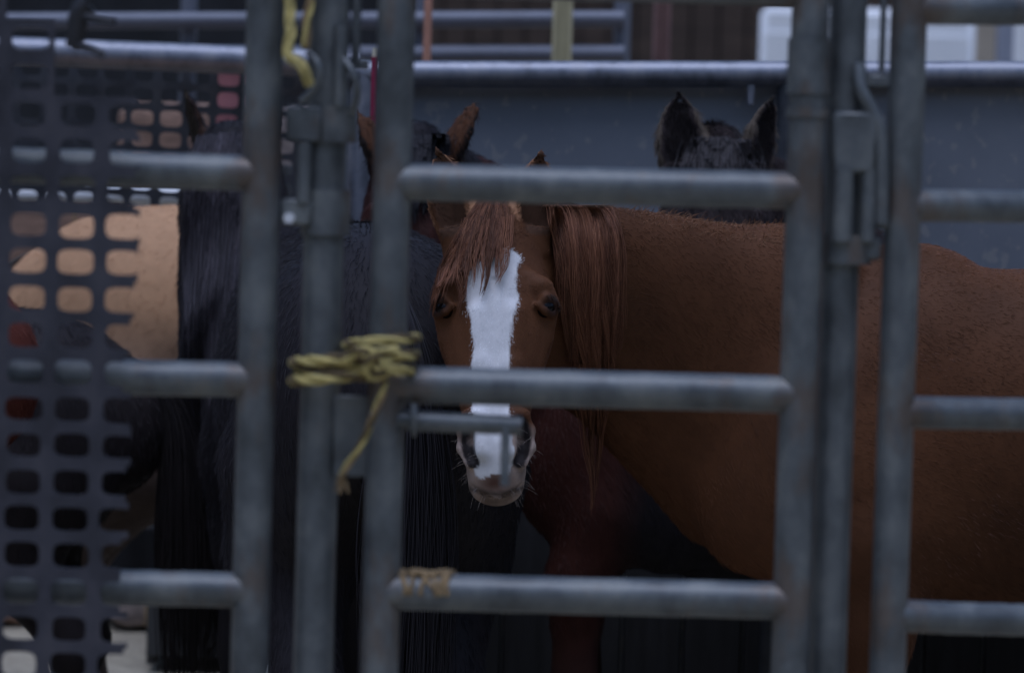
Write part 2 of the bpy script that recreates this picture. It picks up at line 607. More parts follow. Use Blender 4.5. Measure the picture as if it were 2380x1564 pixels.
MB().tube(smooth_path([W(716, 122, YC - 0.035), W(738, 148, YC - 0.045), W(741, 185, YC - 0.045), W(722, 215, YC - 0.04), W(700, 236, YC - 0.035)], 20), mm(9, YC), 10).build('bent_lug', M['steel'], cp)
cyl_at('brace_bar', 828, -40, 150, YC, mm(11, YC), cp)
MB().box(W(828, 150, YC), (mm(60, YC), 0.008, mm(26, YC)), bevel=0.002).build('lug_plate', M['steel'], cp)

cp2 = empty('connecting_post', (*W(1948, 782, YC)[:2], 0))
tag(cp2, 'grey steel post right of the gate, with a forked bracket and long sleeve, no rope', 'post', 'connecting posts beside the gate')
cx2 = W(1948, 782, YC)[0]
pr2 = mm(43, YC)
MB().tube(seg((cx2, YC, -0.02), (cx2, YC, 2.05), 60), pr2, 24).build('post', M['steel'], cp2)
MB().tube(smooth_path([W(1996, 150, YC - 0.02), W(2000, 205, YC - 0.028), W(2022, 250, YC - 0.03), W(2044, 305, YC - 0.03), W(2050, 400, YC - 0.03), W(2048, 520, YC - 0.028)], 40), mm(17, YC), 12).build('bent_lug', M['steel'], cp2)
MB().box(W(1985, 330, YC - 0.034), (mm(100, YC), 0.012, mm(140, YC)), bevel=0.004).build('lug_plate', M['steel'], cp2)
cyl_at('hinge_pin', 2018, 392, 560, YC - 0.03, mm(17, YC), cp2)
cyl_at('hinge_pin', 1958, 392, 560, YC - 0.034, mm(24, YC), cp2)
cyl_at('collar', 1968, 545, 612, YC - 0.006, pr2 + 0.008, cp2, wear=0.4)
MB().box(W(2010, 575, YC - 0.02), (mm(76, YC), 0.012, mm(56, YC)), bevel=0.004).build('lug_plate', M['steel'], cp2)
MB().box(W(2062, 488, YC - 0.016), (mm(60, YC), 0.012, mm(90, YC)), bevel=0.004).build('lug_plate', M['steel'], cp2)
cyl_at('hinge_pin', 2052, -20, 170, YC - 0.01, mm(8, YC), cp2)
MB().box(W(2044, 188, YC - 0.01), (mm(70, YC), 0.01, mm(30, YC)), bevel=0.003).build('lug_plate', M['steel'], cp2)


# ------------------------------------------------------------------ ropes
def twisted(path, r, mats, name, parent, turns_per_m=10, n=7):
    path = np.asarray(path)
    d = np.concatenate([[0], np.cumsum(np.linalg.norm(np.diff(path, axis=0), axis=1))])
    m = max(20, int(d[-1] / 0.0035))
    q = np.stack([np.interp(np.linspace(0, d[-1], m), d, path[:, i]) for i in range(3)], 1)
    if r > .004: q = q + np.stack([vnoise(q * [1, 0, 1] + [0, r * 40 * j + q[0, 2] * 30, 0], 70, 200 + j) for j in range(3)], 1) * r * .22
    T = np.gradient(q, axis=0); T /= np.linalg.norm(T, axis=1)[:, None]
    ref = np.array([0.1, -0.3, 0.95])
    A = np.cross(T, ref); A /= np.linalg.norm(A, axis=1)[:, None]
    B = np.cross(T, A)
    th = np.linspace(0, d[-1], m) * turns_per_m * 2 * math.pi
    k = len(mats)
    for mat in sorted(set(mats), key=mats.index):
        mb = MB()
        for s_, mt in enumerate(mats):
            if mt != mat: continue
            ph = th + 2 * math.pi * s_ / k
            mb.tube(q + r * 0.52 * (np.cos(ph)[:, None] * A + np.sin(ph)[:, None] * B), r * 0.50, n)
        mb.build(name, M[mat], parent)


def loop(cxp, cy0, cy1, x0, x1, Y, front, back):
    """Closed wrap round a post: pixel x range, front dips from cy0 (left) to cy1 (right)."""
    t = np.linspace(0, 2 * math.pi, 60)
    P = []
    for a in t:
        xx = (x0 + x1) / 2 - (x1 - x0) / 2 * math.cos(a)
        f = (xx - x0) / (x1 - x0)
        yy = cy0 + (cy1 - cy0) * f
        s_ = math.sin(a)
        y_ = Y - front * abs(s_) ** 0.7 if s_ > 0 else Y + back * abs(s_) ** 0.7
        P.append(W(xx, yy, y_))
    return np.array(P)


rp_ = empty('yellow_rope', W(830, 850, 3.95))
tag(rp_, 'yellow and brown rope lashing the gate to the left connecting post, frayed tail hanging', 'rope')
tri = ['rope', 'rope', 'rope_dark']
for i, (yy, rr_, mt_) in enumerate(((842, 16, tri), (863, 9, ['rope_dark', 'rope_dark', 'rope']), (884, 17, tri))):
    twisted(loop(0, yy - 1, yy - 22 + i * 6, 683 + (i == 1) * 4, 868 - i * 4, 4.02, 0.073 + (i != 1) * 0.004, 0.07), mm(rr_ * .88, 3.95), mt_, 'rope_wrap', rp_)
for i, (yy, rr_, dy) in enumerate(((792, 14, -8), (826, 15, -4), (852, 15, 6))):
    twisted(loop(0, yy + 8, yy + dy, 806 + i * 24, 968 - i * 5, 4.0, 0.052 + i * 0.002, 0.05), mm(rr_ * .88, 3.95), tri, 'rope_wrap', rp_)
kn = [W(800, 838, 3.93), W(835, 812, 3.915), W(880, 826, 3.91), W(900, 858, 3.91), (W(868, 872, 3.92)), W(850, 850, 3.915), W(880, 820, 3.905), W(925, 812, 3.915)]
twisted(smooth_path(kn, 60), mm(12.5, 3.95), tri, 'knot', rp_)
tl = [W(893, 850, 3.92), W(892, 890, 3.925), W(880, 935, 3.93), W(862, 985, 3.935), W(838, 1035, 3.945), W(812, 1070, 3.95), W(792, 1106, 3.955)]
twisted(smooth_path(tl, 60), mm(9.5, 3.95), ['twine', 'rope', 'rope_dark'], 'rope_tail', rp_)
for j in range(9):
    e = tl[-1]; q = e + np.array([rng.normal(0, 0.006), rng.normal(0, 0.004), -0.014 - rng.random() * 0.01])
    MB().tube(smooth_path([e + [0, 0, 0.004], (e + q) / 2 + rng.normal(0, 0.002, 3), q], 6), 0.0008, 4).build('frayed_strand', M['twine'], rp_)

st = empty('hanging_rope', W(690, 100, 3.95))
tag(st, 'yellow rope hanging from above beside the left gate post, looped through a bent lug', 'rope')
twisted(smooth_path([W(673, -80, 3.97), W(676, 20, 3.965), W(676, 80, 3.96), W(671, 125, 3.955), W(690, 140, 3.95), W(708, 160, 3.948), W(722, 196, 3.955)], 60), mm(14, 3.95), ['rope', 'rope', 'rope'], 'rope_strand', st)
twisted(smooth_path([W(722, -80, 3.985), W(718, 0, 3.982), W(712, 60, 3.98), W(711, 112, 3.975)], 40), mm(12, 3.95), ['rope', 'twine', 'rope_dark'], 'rope_strand', st)

tw = empty('old_twine', W(990, 1340, 3.97))
tag(tw, 'scraps of tan twine wound on the left end of the lowest gate rail in view', 'twine')
for x0 in (938, 947, 956, 985, 1002, 1012, 1021, 1030, 1041):
    c0 = W(x0, 1374 + (x0 - 905) * 0.025, YF)
    t = np.linspace(-0.5, 2.0 + 0.8 * rng.random(), 26)
    rr = mm(43, YF) + 0.002
    sl_ = rng.normal(0, 0.006)
    P = np.stack([c0[0] + sl_ * np.sin(t) + 0.002 * np.sin(3 * t + x0), c0[1] - rr * np.cos(t + .45), c0[2] + rr * np.sin(t + .45) * (1 + 0.05 * np.cos(t * 3 + x0)) + .0015], 1)
    twisted(P, 0.0036, ['twine', 'twine', 'twine'], 'twine_wrap', tw, 80, 5)
twisted(smooth_path([W(932, 1336, YF), W(960, 1328, YF - .01), W(1000, 1334, YF - .012), W(1035, 1330, YF), W(1056, 1338, YF + .01)], 40), 0.006, ['twine', 'twine', 'twine'], 'twine_knot', tw, 60, 5)

# ------------------------------------------------------------------ back fence of the pen
YB = 7.6
RB = mm(31, YB)
bf = empty('sheeted_fence', (*W(1700, 782, YB)[:2], 0))
tag(bf, 'back pipe panel faced with spattered grey sheet steel, behind the chestnut and the dark ears', 'fence panel', 'panels of the back fence')
bx0, bx1 = 800, 3200
for yl, yr in ((172, 173), (1790, 1800)):
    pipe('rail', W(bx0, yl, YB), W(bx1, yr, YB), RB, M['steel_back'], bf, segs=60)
# sheet set just behind the rails, slightly dished
a, b_ = W(bx0, 190, YB + 0.035), W(bx1, 191, YB + 0.035)
nx_, nz_ = 60, 30
mbs = MB()
uu, vv = np.meshgrid(np.linspace(0, 1, nx_), np.linspace(0, 1, nz_))
top = a[2] + (b_[2] - a[2]) * uu
X_ = a[0] + (b_[0] - a[0]) * uu
Z_ = top + (0.12 - top) * vv
Y_ = YB + 0.035 + 0.006 * np.sin(X_ * 3.1 + 1) * np.sin(Z_ * 4.2) + 0.003 * np.sin(X_ * 9 + Z_ * 5)
Pf = np.stack([X_.ravel(), Y_.ravel(), Z_.ravel()], 1)
Pb = Pf + [0, 0.003, 0]
F_ = []
for j in range(nz_ - 1):
    for i in range(nx_ - 1):
        q = (j * nx_ + i, j * nx_ + i + 1, (j + 1) * nx_ + i + 1, (j + 1) * nx_ + i)
        F_.append(q); F_.append(tuple(k + nx_ * nz_ for k in q[::-1]))
mbs.add(np.concatenate([Pf, Pb]), F_).build('steel_sheet', M['sheet'], bf)
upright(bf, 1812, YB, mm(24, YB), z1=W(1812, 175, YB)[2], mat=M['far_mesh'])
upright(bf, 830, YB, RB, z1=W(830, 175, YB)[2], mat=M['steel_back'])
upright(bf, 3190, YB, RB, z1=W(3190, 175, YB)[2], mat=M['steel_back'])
x0_, x1_ = W(760, 900, YB)[0], W(3150, 900, YB)[0]  # near-black boards added to fill the lower pen with shade
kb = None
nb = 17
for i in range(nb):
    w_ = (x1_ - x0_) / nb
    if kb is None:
        kb = MB().box((x0_ + w_ / 2, YB + 0.014, 0.53), (w_ - 0.008, 0.03, 0.94), bevel=0.004).build('kick_board', M['shade_fill'], bf)
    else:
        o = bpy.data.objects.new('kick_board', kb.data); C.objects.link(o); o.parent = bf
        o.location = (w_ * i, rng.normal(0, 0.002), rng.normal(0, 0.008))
MB().box(W(1745, 208, YB - 0.01), (mm(18, YB), 0.02, mm(74, YB)), bevel=0.003).build('hanger_strap', M['steel_back'], bf)

YL = 8.6
bl = empty('mesh_fence', (*W(300, 782, YL)[:2], 0))
tag(bl, 'back pipe panel at the left with dark square mesh under its top rail', 'fence panel', 'panels of the back fence')
RL = mm(33, YL)
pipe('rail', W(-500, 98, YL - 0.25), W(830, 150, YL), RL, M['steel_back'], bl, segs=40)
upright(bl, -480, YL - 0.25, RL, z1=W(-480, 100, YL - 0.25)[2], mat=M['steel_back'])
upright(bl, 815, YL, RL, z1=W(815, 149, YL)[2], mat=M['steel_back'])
org2 = W(-93, 122, YL + 0.05)
uxv = W(600, 160, YL + 0.05) - org2; uxv /= np.linalg.norm(uxv)
mesh_sheet('mesh_sheet', M['far_mesh'], bl, org2, uxv, np.array([0, 0, -1.0]), 13, 7, mm(66, YL), mm(50.5, YL), (0.74, 0.70), 0.006, warp=0.0015, seed=5)

for k_, (z0_, z1_) in enumerate(((0.37, 0.575), (0.585, 0.79), (0.80, 1.0))):  # dark planks added to darken the lower left of the pen
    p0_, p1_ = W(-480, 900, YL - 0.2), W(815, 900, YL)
    MB().box(((p0_[0] + p1_[0]) / 2, YL - 0.06, (z0_ + z1_) / 2), (p1_[0] - p0_[0] - 0.02, 0.03, z1_ - z0_), bevel=0.004).build('plank', M['shade_fill'], bl)

# dark iron clamp on the front panel, upper left
ck = empty('iron_clamp', W(180, 60, 3.93))
tag(ck, 'black iron clamp with two prongs at the upper left, above the mesh', 'clamp')
MB().tube(smooth_path([W(205, 8, 3.93), W(185, 30, 3.93), W(178, 70, 3.93), W(172, 112, 3.93)], 16), np.linspace(mm(27, 3.93), mm(20, 3.93), 16), 12).build('shank', M['iron'], ck)
MB().tube(smooth_path([W(186, 36, 3.93), W(220, 44, 3.915), W(266, 52, 3.90)], 10), np.linspace(mm(15, 3.93), mm(9, 3.93), 10), 10).build('prong', M['iron'], ck)
MB().tube(smooth_path([W(174, 106, 3.93), W(205, 112, 3.915), W(238, 128, 3.90)], 10), np.linspace(mm(13, 3.93), mm(8, 3.93), 10), 10).build('prong', M['iron'], ck)
MB().tube(smooth_path([W(205, 8, 3.93), W(209, -60, 3.93), W(210, -130, 3.938), W(210, -178, 3.95), W(210, -190, 3.985), W(210, -172, 4.02)], 30), mm(9, 3.93), 10).build('hanger_hook', M['iron'], ck)

# crimson streamer behind the gate post
rb = empty('crimson_whip', W(868, 180, 7.4))
tag(rb, 'thin crimson stick with an ivory tip standing between the two posts left of the gate', 'stick')
MB().tube(seg(W(872, 132, 7.4), W(868, 330, 7.4), 10), mm(9, 7.4), 10).build('shaft', M['crimson'], rb)
MB().tube(seg(W(874, 112, 7.4), W(872, 133, 7.4), 4), mm(8, 7.4), 10).build('tip', M['ivory'], rb)

# ------------------------------------------------------------------ pens, posts, bales, trailer and barn beyond
YP = 11.5
fp = empty('far_pipe_fence', (*W(900, 782, YP)[:2], 0))
tag(fp, 'dim pipe fence of another pen seen out of focus above the back fence', 'fence')
for yl, yr in ((50, 44), (126, 124)):
    pipe('rail', W(-300, yl, YP), W(1450, yr, YP), mm(19, YP), M['far_steel'], fp, segs=10)
for x in (-280, 440, 975, 1443):
    z1 = W(x, -20, YP)[2]
    upright(fp, x - 18, YP + 0.06, mm(20, YP), z1=z1 + 0.1, mat=M['far_steel'])


def far_post(name, xpx, Y, wpx, ytop, mat, label, square=False):
    p = W(xpx, 60, Y)
    zt = W(xpx, ytop, Y)[2]
    if square:
        o = MB().box((p[0], Y, zt / 2 - 0.03), (mm(wpx, Y), mm(wpx, Y), zt + 0.06), bevel=0.01).build(name, mat)
    else:
        o = MB().tube(seg((p[0], Y, -0.06), (p[0], Y, zt), 8), mm(wpx / 2, Y), 14).build(name, mat)
    tag(o, label, 'post')


far_post('wooden_post', 1307, 10.6, 46, -70, M['tan'], 'tan weathered wooden post beyond the back rail, above the chestnut ears', True)
far_post('marker_pole', 994, 9.4, 19, -70, M['pink'], 'thin peach coloured pole beyond the back rail, right of the gate latch post')
far_post('red_post', 1538, 12.4, 40, -60, M['red_paint'], 'dull red square post in front of the dark barn', True)

pf = empty('pale_pipe_rail', (*W(100, 782, 9.3)[:2], 0))
tag(pf, 'pale pipe rail beyond the mesh panel at the left', 'rail')
pipe('rail', W(-300, 448, 9.3), W(640, 458, 9.3), mm(21, 9.3), M['pale_pipe'], pf, segs=8)
for x in (-290, 630):
    p = W(x, 445, 9.3)
    MB().tube(seg((p[0], 9.3, -0.06), (p[0], 9.3, p[2]), 4), mm(17, 9.3), 12).build('post', M['pale_pipe'], pf)


def bale(loc, size, mat, label):
    mb = MB()
    n = 10
    v, f = [], []
    for ax in range(3):
        o1, o2 = [(1, 2), (2, 0), (0, 1)][ax]
        for sg in (-1, 1):
            b0 = len(v)
            for i in range(n):
                for j in range(n):
                    q = np.zeros(3); q[ax] = sg; q[o1] = -1 + 2 * i / (n - 1); q[o2] = -1 + 2 * j / (n - 1)
                    q = q / (np.sum(np.abs(q) ** 8) ** (1 / 8))
                    v.append(q * np.array(size) / 2 * (1 + 0.03 * math.sin(13 * q[0] + 7 * q[1] + 9 * q[2] + loc[0] * 5)))
            for i in range(n - 1):
                for j in range(n - 1):
                    q = (b0 + i * n + j, b0 + (i + 1) * n + j, b0 + (i + 1) * n + j + 1, b0 + i * n + j + 1)
                    f.append(q if sg > 0 else q[::-1])
    r_ = empty('hay_bale', loc)
    mb.add(np.array(v) + np.array(loc), f).build('straw', mat, r_)
    for s_ in (-0.25, 0.25):
        h = np.array(size) / 2 * 1.012
        t = np.linspace(0, 2 * math.pi, 30)
        e = (np.abs(np.cos(t)) ** 8 + np.abs(np.sin(t)) ** 8) ** (-1 / 8)
        P = np.stack([np.full(30, s_ * size[0]), h[1] * np.cos(t) * e, h[2] * np.sin(t) * e], 1) + np.array(loc)
        MB().tube(P, 0.006, 5, False).build('binder_twine', M['twine'], r_)
    tag(r_, label, 'hay bale', 'stacked hay bales beyond the mesh panel')


YH = 11.0
bw, bh = 0.52, 0.30
lay = [(0, 5, 0.0), (1, 5, 0.06), (2, 5, -0.05), (3, 5, 0.04), (4, 5, 0.0), (5, 4, -0.04)]
words_row = ['bottom', 'second', 'third', 'fourth', 'fifth', 'topmost']
words_col = ['first', 'second', 'third', 'fourth', 'fifth']
base = W(-60, 300, YH)[0]
for row, cnt, off in lay:
    for c_ in range(cnt):
        x_ = base + 0.26 + c_ * (bw + 0.02) + off * 0.3
        if row == 5 and c_ < 1: continue
        bale((x_, YH + rng.normal(0, 0.015), -0.02 + bh / 2 + row * (bh + 0.004)), (bw, 0.42, bh),
             M['straw'] if (row + c_) % 2 == 0 else M['straw_grey'],
             ('orange tan' if (row + c_) % 2 == 0 else 'greyish') + ' hay bale, ' + words_col[c_] + ' from the left in the ' + words_row[row] + ' layer')

rs = empty('red_drum', (*W(536, 300, 10.2)[:2], 0))
tag(rs, 'rose red drum on a dark crate beyond the mesh, beside the left gate post', 'drum')
pz = W(536, 340, 10.2)[2]
zz = np.linspace(pz - 0.05, pz + 0.30, 24)
MB().tube(np.stack([np.full(24, W(536, 300, 10.2)[0]), np.full(24, 10.2), zz], 1), 0.056 + 0.003 * (np.abs(np.sin(np.linspace(0, 9.4, 24))) > 0.94), 24).build('drum_shell', M['red_panel'], rs)
MB().tube(seg((W(536, 300, 10.2)[0], 10.2, zz[-1]), (W(536, 300, 10.2)[0], 10.2, zz[-1] + 0.012), 3), 0.05, 24).build('lid', M['red_paint'], rs)
cr = empty('dark_crate', (*W(536, 300, 10.2)[:2], 0))
tag(cr, 'tall dark crate standing under the rose red drum, beyond the mesh', 'crate')
hh = pz - 0.05
for k in range(7):
    zc = hh * (k + 0.5) / 7
    MB().box((W(536, 300, 10.2)[0], 10.0, zc), (0.42, 0.02, hh / 7 - 0.012), bevel=0.004).build('plank', M['green_panel'], cr)
    MB().box((W(536, 300, 10.2)[0], 10.4, zc), (0.42, 0.02, hh / 7 - 0.012), bevel=0.004).build('plank', M['green_panel'], cr)
for sx in (-1, 1):
    MB().box((W(536, 300, 10.2)[0] + sx * 0.2, 10.2, hh / 2 - 0.015), (0.03, 0.376, hh + 0.02), bevel=0.004).build('side_board', M['green_panel'], cr)
MB().box((W(536, 300, 10.2)[0], 10.2, hh - 0.008), (0.366, 0.374, 0.012)).build('top_board', M['green_panel'], cr)

# white stock trailer
YT = 22.0
tx0, tx1 = W(1766, 60, YT)[0], W(2262, 60, YT)[0]
zt = W(1800, 14, YT)[2]
tr = empty('stock_trailer', ((tx0 + tx1) / 2, YT, 0))
tag(tr, 'white stock trailer seen end on above the back rail at the right', 'trailer')
class TB(MB):
    def build(self, name, mat, parent=None, smooth=True):
        c_, s_ = math.cos(-.11), math.sin(-.11)
        p0 = np.array([tx0, YT, 0])
        Rm = np.array([[c_, -s_, 0], [s_, c_, 0], [0, 0, 1]])
        self.v = [(v - p0) @ Rm.T + p0 for v in self.v]
        return MB.build(self, name, mat, parent, smooth)


cxm, wid = (tx0 + tx1) / 2, tx1 - tx0
TB().box((cxm, YT + 2.0, (zt + 0.6) / 2), (wid, 4.0, zt - 0.6), bevel=0.05).build('body', M['white'], tr)
for sx in (-1, 1):
    TB().box((cxm + sx * wid * 0.245, YT - 0.012, (zt + 0.6) / 2 - 0.03), (wid * 0.47, 0.024, zt - 0.9), bevel=0.008).build('door', M['white'], tr)
    for zz_ in (0.9, zt - 0.55):
        TB().tube(seg((cxm + sx * wid * 0.47, YT - 0.03, zz_ - 0.08), (cxm + sx * wid * 0.47, YT - 0.03, zz_ + 0.08), 3), 0.02, 10).build('hinge', M['far_steel'], tr)
    for yy in (1.6, 2.5):
        t = np.linspace(0, 1, 2)
        TB().tube(seg((cxm + sx * (wid / 2 - 0.22), YT + yy, 0.34), (cxm + sx * (wid / 2 + 0.0), YT + yy, 0.34), 4), 0.36, 24).build('wheel', M['rubber'], tr)
TB().box((cxm, YT - 0.02, 0.55), (wid + 0.06, 0.1, 0.12), bevel=0.01).build('bumper', M['far_steel'], tr)

# panels beside it
for x0, x1, mat, name, lab in ((2266, 2316, 'taupe', 'taupe_board', 'taupe upright board beside the white trailer'), (2316, 2356, 'bluegrey', 'blue_board', 'blue grey upright board at the right of the taupe one'),
                               (2356, 2560, 'white', 'white_board', 'white upright board at the right edge above the back rail')):
    a, b_ = W(x0, 60, 20.5)[0], W(x1, 60, 20.5)[0]
    o = MB().box(((a + b_) / 2, 20.5, zt / 2 - 0.2), (b_ - a - 0.01, 0.06, zt + 0.3), bevel=0.01).build(name, M[mat])
    tag(o, lab, 'board')

# barn
YBN = 34.0
br = empty('barn', (0, YBN, 0))
tag(br, 'long dark brown board barn filling the background above the pens', 'barn')
MB().box((0, YBN + 5.1, 3.1), (46, 10, 6.4)).build('wall', M['barn_dark'], br)
pl_mesh = None
k = 0
for x in np.arange(-1.0, 9.0, 0.30):
    w_ = 0.275
    if pl_mesh is None:
        o = MB().box((x, YBN + 0.06, 3.1), (w_, 0.04, 6.2), bevel=0.008).build('board', M['barn'], br)
        pl_mesh, x00 = o.data, x
    else:
        o = bpy.data.objects.new('board', pl_mesh); C.objects.link(o); o.parent = br
        o.location = (x - x00, rng.normal(0, 0.008), rng.normal(0, 0.02))
    k += 1
for zz_ in (1.2, 2.9, 4.6):
    MB().box((4.0, YBN - 0.0, zz_), (10.4, 0.07, 0.16), bevel=0.01).build('batten', M['barn'], br)
mb = MB()
v = []
for x in (-23.5, 23.5):
    v += [(x, YBN - 0.6, 6.1), (x, YBN + 5.1, 8.6), (x, YBN + 10.8, 6.1), (x, YBN - 0.6, 6.0), (x, YBN + 5.1, 8.5), (x, YBN + 10.8, 6.0)]
mb.add(v, [(0, 6, 7, 1), (1, 7, 8, 2), (3, 4, 10, 9), (4, 5, 11, 10), (0, 1, 4, 3), (1, 2, 5, 4), (6, 9, 10, 7), (7, 10, 11, 8), (0, 3, 9, 6), (2, 8, 11, 5)])
mb.build('roof', M['roof'], br, smooth=False)


# ------------------------------------------------------------------ horses
def smin(a, b, k):
    h = np.maximum(k - np.abs(a - b), 0) / k
    return np.minimum(a, b) - h * h * k * 0.25


class Field:
    def __init__(self, xs, ys, zs):
        self.ax = [np.asarray(a, np.float32) for a in (xs, ys, zs)]
        self.F = np.full([len(a) for a in self.ax], 0.5, np.float32)

    def sl(self, lo, hi):
        s = []
        for a, l, h in zip(self.ax, lo, hi):
            i0, i1 = np.searchsorted(a, l), np.searchsorted(a, h)
            s.append(slice(max(0, i0 - 1), min(len(a), i1 + 1)))
        return tuple(s)

    def grid(self, s):
        return np.meshgrid(*[a[q] for a, q in zip(self.ax, s)], indexing='ij', sparse=True)

    def union(self, s, d, k):
        self.F[s] = smin(self.F[s], d, k)

    def cut(self, s, d, k):
        self.F[s] = -smin(-self.F[s], d, k)

    def ellipsoid(self, c, ax, rad, k=0.03, cut=False):
        c = np.asarray(c, float); ax = np.asarray(ax, float); rad = np.asarray(rad, float)
        ext = np.sqrt(((ax * rad[:, None]) ** 2).sum(0)) + k + 0.06
        s = self.sl(c - ext, c + ext)
        if min(q.stop - q.start for q in s) <= 0: return
        x, y, z = self.grid(s)
        x, y, z = x - c[0], y - c[1], z - c[2]
        k0 = 0; k1 = 0
        for i in range(3):
            q = (x * ax[i, 0] + y * ax[i, 1] + z * ax[i, 2]) / rad[i]
            k0 = k0 + q * q; k1 = k1 + (q / rad[i]) ** 2
        k0 = np.sqrt(k0); k1 = np.sqrt(k1) + 1e-9
        d = k0 * (k0 - 1) / k1
        (self.cut if cut else self.union)(s, d, k)

    def cone(self, a, b, r1, r2, k=0.03, cut=False):
        a, b = np.asarray(a, float), np.asarray(b, float)
        m = max(r1, r2) + k + 0.05
        s = self.sl(np.minimum(a, b) - m, np.maximum(a, b) + m)
        if min(q.stop - q.start for q in s) <= 0: return
        x, y, z = self.grid(s)
        ba = b - a
        t = np.clip(((x - a[0]) * ba[0] + (y - a[1]) * ba[1] + (z - a[2]) * ba[2]) / ba.dot(ba), 0, 1)
        d = np.sqrt((x - a[0] - t * ba[0]) ** 2 + (y - a[1] - t * ba[1]) ** 2 + (z - a[2] - t * ba[2]) ** 2) - (r1 + (r2 - r1) * t)
        (self.cut if cut else self.union)(s, d, k)

    def chain(self, pts, radii, k=0.03):
        for i in range(len(pts) - 1):
            self.cone(pts[i], pts[i + 1], radii[i], radii[i + 1], k)

    def surface(self):
        """Naive surface nets on the (uneven) grid: verts, quads."""
        F = self.F; ax = self.ax
        nx, ny, nz = F.shape
        S = F < 0
        cs = np.zeros((nx - 1, ny - 1, nz - 1), np.int8)
        for dx in (0, 1):
            for dy in (0, 1):
                for dz in (0, 1):
                    cs += S[dx:nx - 1 + dx, dy:ny - 1 + dy, dz:nz - 1 + dz]
        I = np.argwhere((cs > 0) & (cs < 8))
        idx = np.full(cs.shape, -1, np.int32)
        idx[tuple(I.T)] = np.arange(len(I))
        acc = np.zeros((len(I), 3)); cnt = np.zeros(len(I))
        corners = [(x, y, z) for x in (0, 1) for y in (0, 1) for z in (0, 1)]
        for a in corners:
            for d in range(3):
                if a[d]: continue
                b = list(a); b[d] = 1
                A = I + a; B = I + b
                fa = F[tuple(A.T)]; fb = F[tuple(B.T)]
                mk = (fa < 0) != (fb < 0)
                t = fa[mk] / (fa[mk] - fb[mk])
                p = np.stack([ax[j][A[mk, j]] for j in range(3)], 1).astype(float)
                p[:, d] += t * (ax[d][B[mk, d]] - ax[d][A[mk, d]])
                acc[mk] += p; cnt[mk] += 1
        V = acc / cnt[:, None]
        Q = []
        for d in range(3):
            o1, o2 = (d + 1) % 3, (d + 2) % 3
            s0 = [slice(None)] * 3; s1 = [slice(None)] * 3
            s0[d] = slice(0, -1); s1[d] = slice(1, None)
            a_, b_ = S[tuple(s0)], S[tuple(s1)]
            E = np.argwhere(a_ != b_)
            ok = (E[:, o1] > 0) & (E[:, o2] > 0) & (E[:, o1] < F.shape[o1] - 1) & (E[:, o2] < F.shape[o2] - 1)
            E = E[ok]
            flip = b_[tuple(E.T)]
            q = []
            for da, db in ((-1, -1), (0, -1), (0, 0), (-1, 0)):
                e = E.copy(); e[:, o1] += da; e[:, o2] += db
                q.append(idx[tuple(e.T)])
            q = np.stack(q, 1)
            q[flip] = q[flip][:, ::-1]
            Q.append(q)
        return V, np.concatenate(Q)


def unit(v):
    v = np.asarray(v, float)
    return v / np.linalg.norm(v)


